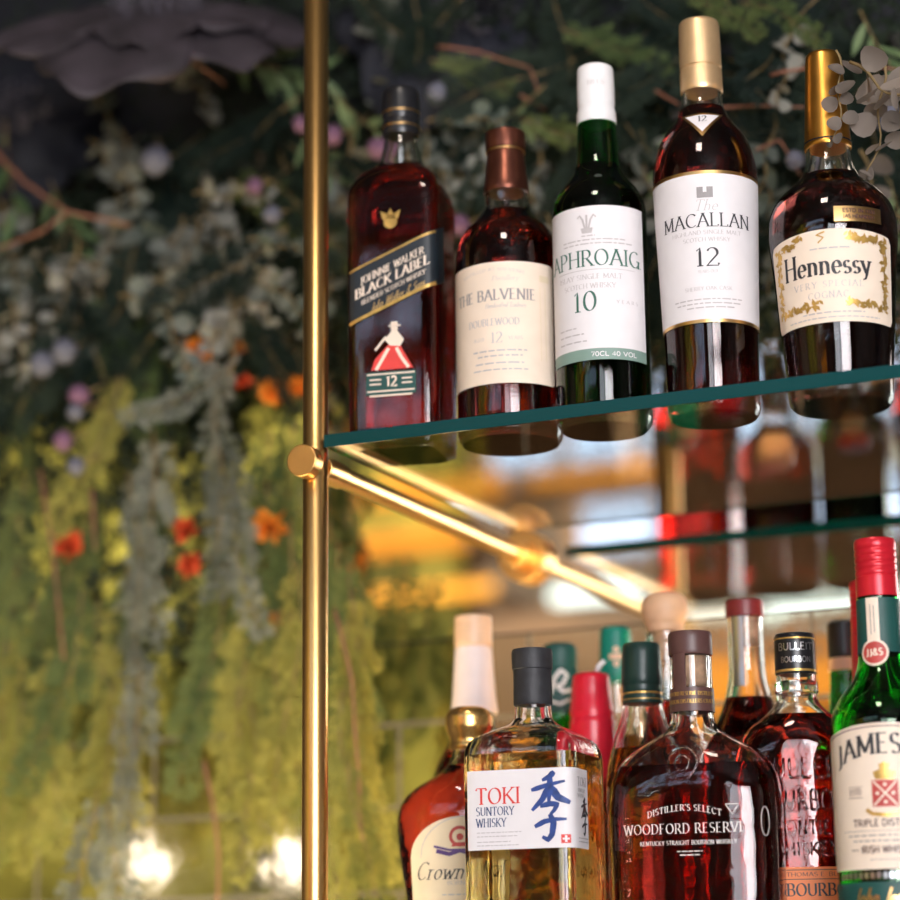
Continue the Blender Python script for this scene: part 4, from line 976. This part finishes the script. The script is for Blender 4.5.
hang(KG, 150, 300, .33, 130, -3, 'soft mid green frond below the pale eucalyptus cluster', 'hanging greenery')
hang(KG, 165, 330, .35, 110, 6, 'soft mid green frond tucked behind the paler one below the eucalyptus cluster', 'hanging greenery')
hang(KG, 28, 470, .36, 200, -2, 'mid green frond hanging at the far left above the lower curtain', 'hanging greenery')
hang(KG, 120, 250, .36, 120, 10, 'green frond hanging behind the pale eucalyptus cluster', 'hanging greenery')
# silver grey ones
for x, y, L, a, lb in [(235, 370, 120, -58, 'silver grey frond arching to the left above the others'),
                       (215, 400, 200, 6, 'long silver grey frond, upper of the pair left of the post'),
                       (225, 480, 160, 8, 'broad silver grey frond ending beside the orange glimmer'),
                       (150, 430, 200, 4, 'taupe grey frond hanging in the middle of the wall'),
                       (130, 470, 160, 12, 'taupe grey frond with curled tips beside the red glimmer'),
                       (128, 560, 190, 0, 'grey frond hanging in the gap between the two green curtains'),
                       (140, 650, 190, -6, 'grey frond trailing to the lower end of the left curtain'),
                       (95, 790, 200, -4, 'broad grey frond at the bottom left, partly in front of the lamp reflection'),
                       (110, 800, 170, 10, 'grey frond at the bottom left beside the broad one'),
                       (215, 350, 120, 14, 'silver grey frond behind the arching one'),
                       (122, 700, 130, 10, 'pale grey frond low in the left curtain')]:
    hang(KS, x, y, .30 if y < 700 else .27, L, a, lb, 'hanging greenery', None, .20)
# eucalyptus
for x, y, L, a, lb in [(95, 60, 90, 4, 'pale eucalyptus stem hanging in front of the charcoal flower'),
                       (175, 45, 90, 22, 'pale eucalyptus stem with brown tip beside the flower stamens'),
                       (90, 140, 100, 40, 'pale eucalyptus stem under the dark flower petals'),
                       (120, 130, 110, 20, 'eucalyptus stem with yellowing leaf in the upper left'),
                       (200, 150, 70, 10, 'blue green eucalyptus stem in the dark upper middle'),
                       (70, 235, 150, 78, 'eucalyptus stem reaching right across the pale cluster'),
                       (110, 225, 130, 70, 'eucalyptus stem in the pale cluster left of the post'),
                       (185, 240, 110, 30, 'mauve tinged eucalyptus stem right end of the pale cluster'),
                       (215, 260, 100, 8, 'eucalyptus stem hanging below the pale cluster near the post'),
                       (40, 265, 110, 30, 'eucalyptus stem at left under the pale cluster'),
                       (75, 270, 90, 8, 'short eucalyptus stem under the pale cluster'),
                       (0, 200, 100, 8, 'eucalyptus stem at the left edge of the frame'),
                       (10, 300, 90, 20, 'eucalyptus stem at the left edge near the globe blooms'),
                       (230, 300, 90, 6, 'grey green eucalyptus stem left of the post below the cluster'),
                       (370, -10, 110, 6, 'brown eucalyptus stem hanging above the first bottle'),
                       (425, 130, 100, 10, 'eucalyptus stem between the first two bottles'),
                       (460, 120, 90, -6, 'pale eucalyptus stem left of the copper capsule'),
                       (350, 130, 130, -4, 'eucalyptus stem between the post and the first bottle'),
                       (335, 210, 120, 6, 'eucalyptus stem beside the post at the first bottle shoulder'),
                       (440, 170, 90, 4, 'eucalyptus stem low between the first two bottles'),
                       (540, 150, 110, -10, 'eucalyptus stem between the copper capsule and white capped bottle'),
                       (640, 130, 110, 2, 'eucalyptus stem between the white capped and gold capped bottles'),
                       (775, 115, 100, -10, 'eucalyptus stem right of the gold capped bottle'),
                       (765, 180, 110, 8, 'eucalyptus stem left of the cognac bottle shoulder'),
                       (790, 20, 90, -8, 'eucalyptus stem above the cognac bottle')]:
    hang(KE, x, y, .29+rg.uniform(-.02, .03), L, a, lb, 'eucalyptus', None, .085)
hang(KB, 850, 62, .035, 120, 38, 'brownish eucalyptus stem hanging in front of the cognac bottle neck foil', 'eucalyptus', None, .085, .1)
hang(KB, 836, 50, .03, 80, 10, 'eucalyptus tip touching the top of the cognac bottle foil', 'eucalyptus', None, .085, .1)
hang(KB, 880, 55, .05, 110, 6, 'dried eucalyptus stem at the right edge beside the cognac bottle', 'eucalyptus', None, .085, .1)
hang(KB, 900, 70, .07, 110, -6, 'dried eucalyptus stem cut by the right edge of the frame', 'eucalyptus', None, .085, .1)
hang(KB, 860, 150, .28, 100, 10, 'dried eucalyptus stem behind the cognac bottle shoulder', 'eucalyptus', None, .085)
for i in range(30):
    if i < 20: x, y = rg.uniform(-10, 290), rg.uniform(190, 330)
    elif i < 29: x, y = rg.uniform(330, 560), rg.uniform(110, 230)
    else: x, y = rg.uniform(740, 900), rg.uniform(0, 210)
    hang(KE, x, y, rg.uniform(.27, .32), rg.uniform(60, 95), rg.uniform(-60, 80), 'pale round leaved eucalyptus sprig tucked into the dark garland', 'eucalyptus', 'eucalyptus sprigs of the garland', .085)
# long leaves
for x, y, L, a, lb in [(215, 30, 110, 50, 'long leaved sprig pointing at the post under the dark petal'), (240, 60, 90, 70, 'long leaved sprig touching the post'),
                       (300, 130, 80, 30, 'long leaved sprig beside the post in the upper dark area'), (480, 110, 70, 60, 'pale green long leaf sprig above the copper capsule'),
                       (330, 90, 90, 40, 'long leaved sprig right of the post near the top'), (860, 10, 90, 20, 'long leaved sprig in the top right corner'), (890, 180, 70, 10, 'bright long leaved sprig right of the cognac bottle'),
                       (5, 120, 110, 6, 'thin long leaved sprig near the twig at the left edge'), (50, 180, 90, 20, 'thin long leaved sprig under the forked twig'), (680, 120, 80, -30, 'dark long leaved sprig between the bottle necks')]:
    hang(KL, x, y, .30, L, a, lb, 'leaf sprig', None, .14)
# dark fir sprigs of the upper garland
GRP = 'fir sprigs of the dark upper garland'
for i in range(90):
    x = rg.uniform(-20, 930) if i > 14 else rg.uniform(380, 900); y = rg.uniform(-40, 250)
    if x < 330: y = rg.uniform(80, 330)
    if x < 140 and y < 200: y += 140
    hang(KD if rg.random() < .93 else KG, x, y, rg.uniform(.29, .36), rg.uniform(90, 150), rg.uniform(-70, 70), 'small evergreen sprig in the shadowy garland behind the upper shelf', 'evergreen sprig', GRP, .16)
for x, y, a, lb in [(690, -8, 50, 'olive fir sprig at the top beside the gold cap'), (740, 0, 60, 'olive fir sprig at the top right of the gold cap'), (430, 60, 70, 'olive fir sprig above the copper capsule'), (520, 120, 60, 'olive fir sprig left of the white cap'), (560, 30, 70, 'olive fir sprig high above the white cap')]:
    hang(KG, x, y, .28, 110, a, lb, 'evergreen sprig', None, .22)

# uncountable dark foliage that fills the garland
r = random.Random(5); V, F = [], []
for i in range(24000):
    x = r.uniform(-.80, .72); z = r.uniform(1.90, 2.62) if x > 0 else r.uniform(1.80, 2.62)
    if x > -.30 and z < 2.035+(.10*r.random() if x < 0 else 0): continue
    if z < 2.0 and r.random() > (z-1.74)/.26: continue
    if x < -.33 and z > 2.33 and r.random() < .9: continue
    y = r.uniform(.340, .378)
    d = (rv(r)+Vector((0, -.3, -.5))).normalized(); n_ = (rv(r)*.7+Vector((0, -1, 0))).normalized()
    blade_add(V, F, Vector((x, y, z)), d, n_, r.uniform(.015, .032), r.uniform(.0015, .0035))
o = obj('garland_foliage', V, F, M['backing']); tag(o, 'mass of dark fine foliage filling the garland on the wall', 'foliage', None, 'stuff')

# charcoal flowers
def flower(x, y, Y, R, tilt, label, mat, petals=7, seed=1, spin=0.):
    p = at(x, y, Y); root = thing('fabric_flower', label, 'flower', p)
    root.rotation_euler = tilt; rr = random.Random(seed)
    for layer in range(2):
        for k in range(petals-layer):
            a0 = 2*PI*(k+.5*layer)/(petals-layer)+spin+rr.uniform(-.12, .12); L = R*(1-.25*layer)*rr.uniform(.9, 1.08); W = L*.50
            V, F = [], []; nu, nv = 18, 16; ph = rr.uniform(0, 6); dr = rr.uniform(.04, .18)
            for i in range(nu+1):
                u = i/nu
                for j in range(nv+1):
                    v = j/nv*2-1
                    wv = W*(.18+.95*u**.7)*v*math.sqrt(max(0, 1-.55*u**5))
                    rad = L*u*(1-.28*v*v*u)+.025*L*math.sin(6*v+ph)*u**3
                    z = .05*L*math.sin(PI*u)-dr*L*u*u+.035*L*math.cos(6*v+ph)*u*u+.05*L*v*v*u+.010*layer
                    ca, sa = math.cos(a0), math.sin(a0)
                    V.append((rad*ca-wv*sa, rad*sa+wv*ca, z))
            for i in range(nu):
                for j in range(nv):
                    q = i*(nv+1)+j; F.append((q, q+1, q+nv+2, q+nv+1))
            o = obj('petal', V, F, mat, root); s_ = o.modifiers.new('thick', 'SOLIDIFY'); s_.thickness = .0008
    V, F = [], []
    for i in range(70):
        a = rr.uniform(0, 6.28); q = R*.26*math.sqrt(rr.random()); b_ = Vector((q*math.cos(a), q*math.sin(a), .0)); e = b_*1.25+Vector((0, 0, R*.16+rr.uniform(0, .01)))
        v, f = tube('', [b_, e], .0006, None, N=4); k0 = len(V); V += v; F += [tuple(k0+t_ for t_ in g) for g in f]
        rs = [(-.0022, .0006, .0006, 2), (0, .0022, .0022, 2), (.0022, .0006, .0006, 2)]; v, f = loft_data(rs, 6); k0 = len(V)
        V += [Vector(w)+e for w in v]; F += [tuple(k0+t_ for t_ in g) for g in f]
    o = obj('stamens', V, F, M['stamen'], root)
    return root
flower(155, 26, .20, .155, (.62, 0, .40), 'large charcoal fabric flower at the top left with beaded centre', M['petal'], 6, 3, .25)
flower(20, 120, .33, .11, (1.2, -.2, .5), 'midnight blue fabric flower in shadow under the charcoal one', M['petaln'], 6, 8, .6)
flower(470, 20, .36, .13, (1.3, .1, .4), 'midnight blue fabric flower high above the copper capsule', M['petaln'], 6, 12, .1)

# globe blooms on thin stems
def ball(rad, seed, amp=.12):
    r = random.Random(seed); V, F = [], []; nu, nv = 12, 16
    for i in range(nu+1):
        th = PI*i/nu
        for j in range(nv):
            ph = 2*PI*j/nv; R = rad*(1+amp*r.uniform(-1, 1)); V.append((R*math.sin(th)*math.cos(ph), R*math.sin(th)*math.sin(ph), R*math.cos(th)))
    for i in range(nu):
        for j in range(nv): F.append((i*nv+j, (i+1)*nv+j, (i+1)*nv+(j+1) % nv, i*nv+(j+1) % nv))
    return V, F
for x, y, rp, mt_, lb in [(79, 395, 10, 'mauve', 'mauve globe bloom, upper of two at left'), (63, 441, 10, 'mauve', 'mauve globe bloom, lower of two at left'), (64, 351, 12, 'greyblue', 'pale grey blue globe bloom at left'),
                          (75, 412, 8, 'greyblue', 'small grey blue globe touching the mauve one'), (76, 466, 9, 'greyblue', 'dull grey globe under the mauve ones'), (42, 364, 12, 'greyblue', 'pale grey globe at the far left cluster'),
                          (155, 160, 14, 'greyblue', 'grey blue globe among the pale eucalyptus'), (255, 186, 8, 'mauve', 'small mauve globe in the dark left of the post'), (272, 215, 9, 'greyblue', 'lilac grey globe left of the post'),
                          (301, 124, 8, 'mauve', 'pinkish globe touching the post near the top'), (333, 135, 9, 'mauve', 'mauve globe just right of the post'), (437, 93, 10, 'greyblue', 'grey blue globe above the second bottle'),
                          (460, 225, 10, 'mauve', 'mauve globe beside the first bottle shoulder'), (378, 148, 10, 'mauve', 'dusky globe left of the first bottle neck'), (795, 160, 9, 'greyblue', 'grey globe left of the cognac neck'), (885, 115, 14, 'greyblue', 'blue grey globe at the right edge')]:
    p = at(x, y, .27); root = thing('globe_bloom', lb, 'flower', p); s_ = math.dist(p, at(x, y+10, .27))/10
    v, f = ball(rp*s_, x); obj('bloom', v, f, M[mt_], root)
    v, f = tube('', [(0, 0, 0), (.006, .03, .015), (.01, .07, .05)], .0010, None, N=6); obj('stem', v, f, M['stem'], root)
M['redglimpse'] = basic('red_light_glimpse', (.62, .07, .015), .7, 0, .35, 120, .5)  # redder petal colour, also imitating reflected light
# petal clusters standing in for amber light reflections glimpsed between the fronds
for k, (x, y, rp, lb) in enumerate([(198, 350, 14, 'orange petals standing for reflected light below the pale eucalyptus cluster'), (243, 382, 9, 'small red orange petals standing for reflected light beside the arching silver frond'), (271, 393, 12, 'orange petals standing for reflected light left of the post above the round rod cap'), (299, 385, 10, 'orange petals standing for reflected light tucked against the post'),
                         (70, 545, 14, 'red orange petals standing for reflected light deep in the lower left curtain'), (188, 530, 13, 'deep orange petals standing for reflected light between the silver and grey fronds'), (190, 565, 12, 'red petals standing for reflected light under the deep orange one'), (270, 528, 17, 'large orange petals standing for reflected light near the post below the rod cap'), (278, 620, 9, 'small orange petals standing for reflected light in the yellow plume'), (240, 348, 8, 'tiny orange petals standing for reflected light high near the post')]):
    p = at(x, y, .33); root = thing('light_glimpse', lb, 'flower', p); s_ = math.dist(p, at(x, y+10, .33))/10; R = rp*s_*1.15
    V, F = [], []; r = random.Random(k)
    for q in range(46):
        d = (rv(r)+Vector((0, -.6, 0))).normalized(); blade_add(V, F, d*R*.15, d, rv(r).normalized(), R*r.uniform(.6, 1.1), R*.34)
    obj('petals', V, F, M['orange'] if k not in (1, 4, 5, 6) else M['redglimpse'], root)
    v, f = tube('', [(0, 0, 0), (0, .03, .01), (.0, .07, .03)], .0012, None, N=6); obj('stem', v, f, M['stem'], root)
# bare twigs
def twig(pts, r0, label, Y=.27, branch=None):
    P = [at(x, y, Y+dy) for x, y, dy in pts]; root = thing('bare_twig', label, 'twig', P[0])
    Q = [p-P[0] for p in P]; fine = []
    for a, b_ in zip(Q, Q[1:]):
        for k in range(4): fine.append(a.lerp(b_, k/4)+rv(rg)*.0006)
    fine.append(Q[-1]); v, f = tube('', fine, r0, None, N=8, r1=r0*.55); obj('stem', v, f, M['twig'], root)
    if branch:
        Q = [at(x, y, Y+dy)-P[0] for x, y, dy in branch]; v, f = tube('', Q, r0*.7, None, N=8, r1=r0*.4); obj('side_twig', v, f, M['twig'], root)
twig([(-8, 148, 0), (25, 182, 0), (68, 212, 0), (130, 225, .03)], .0022, 'forked red brown twig at the left edge', .25, [(68, 212, 0), (40, 232, 0), (8, 245, 0), (-10, 252, 0)])
twig([(160, 42, 0), (200, 66, 0), (225, 85, .03)], .0013, 'short copper brown twig beside the flower stamens', .22)
twig([(438, 46, 0), (480, 52, 0), (530, 68, 0), (538, 90, 0)], .0012, 'thin pinkish twig bending above the copper capsule', .27)
twig([(520, 95, 0), (545, 110, .03)], .0012, 'short red twig left of the white cap', .28)
twig([(700, 108, 0), (760, 106, 0), (812, 107, .01)], .0011, 'straight twig running behind the gold capped bottle', .27)
twig([(655, 90, 0), (680, 105, 0)], .0011, 'short pinkish twig left of the gold cap', .27)
twig([(40, 470, 0), (52, 540, 0), (58, 600, 0), (64, 660, .01)], .0016, 'upright brown stem in the lower left curtain', .29)
twig([(92, 490, 0), (95, 550, .01)], .0014, 'short brown stem hanging below the yellow frond', .29)
twig([(204, 760, 0), (212, 800, 0), (219, 850, 0), (217, 905, 0)], .0018, 'bare stem hanging in front of the lamp reflections', .31)
twig([(335, 610, 0), (352, 680, 0), (357, 760, 0), (362, 840, 0)], .0016, 'brown stem running down the strand right of the post', .27)
twig([(755, 150, 0), (780, 140, 0), (800, 175, 0)], .0011, 'curved twig left of the cognac bottle neck', .27)
twig([(770, 75, 0), (830, 62, 0), (900, 70, 0)], .0014, 'dark twig arching over the cognac bottle', .25)

# ------------------------------------------------------------------ lights
def area(name, loc, target, sx_, sy_, power, col):
    l = bpy.data.lights.new(name, 'AREA'); l.shape = 'RECTANGLE'; l.size = sx_; l.size_y = sy_; l.energy = power; l.color = col
    o = bpy.data.objects.new(name, l); COL.objects.link(o); o.location = loc
    o.rotation_euler = (Vector(target)-Vector(loc)).to_track_quat('-Z', 'Y').to_euler(); return o
area('window_light', (1.65, -2.9, 1.9), (.1, .2, 1.9), 1.8, 1.7, 112, (1, .945, .95))
area('counter_uplight', (-.35, .00, 1.10), (-.28, .40, 1.60), .7, .10, 11, (1, .84, .52))
# unseen warm strip added behind the lower shelf to brighten the bottles
ls = thing('added_strip', 'unseen warm light strip added at the back of the lower shelf to brighten bottles', 'light strip', (.27, .358, ZL-.006))
bx('housing', (-.28, .28, -.008, .008, -.010, -.001), M['black'], ls, .001)
area('added_strip_light', (.27, .358, ZL-.004), (.27, .330, 1.9), .55, .012, 6, (1, .66, .30))
area('room_fill', (-2.2, -1.6, 2.95), (-2.3, -2.9, 1.9), 1.4, .4, 60, (1, .86, .6))
area('bar_downlight', (.4, -1.0, 3.0), (.2, .1, 1.8), .25, .25, 5, (1, .86, .74))
w = bpy.data.worlds.new('world'); SC.world = w; w.use_nodes = True
w.node_tree.nodes['Background'].inputs[0].default_value = (.25, .28, .35, 1); w.node_tree.nodes['Background'].inputs[1].default_value = .05

# ------------------------------------------------------------------ camera
cd = bpy.data.cameras.new('camera'); cam = bpy.data.objects.new('camera', cd); COL.objects.link(cam)
cd.sensor_width = 36; cd.lens = FPX/900*36; cd.clip_start = .05; cd.clip_end = 50
cam.matrix_world = Matrix(((CR.x, CU.x, -CF.x, CP.x), (CR.y, CU.y, -CF.y, CP.y), (CR.z, CU.z, -CF.z, CP.z), (0, 0, 0, 1)))
cd.dof.use_dof = True; cd.dof.focus_distance = 1.64; cd.dof.aperture_fstop = 2.8
SC.camera = cam
SC.view_settings.view_transform = 'Standard'; SC.view_settings.look = 'None'; SC.view_settings.gamma = 1
SC.view_settings.use_curve_mapping = False; SC.view_settings.exposure = .22
cy = SC.cycles
cy.max_bounces = 20; cy.transmission_bounces = 18; cy.glossy_bounces = 8; cy.diffuse_bounces = 3; cy.transparent_max_bounces = 8
cy.caustics_refractive = True; cy.caustics_reflective = True; cy.blur_glossy = .5; cy.sample_clamp_indirect = 4
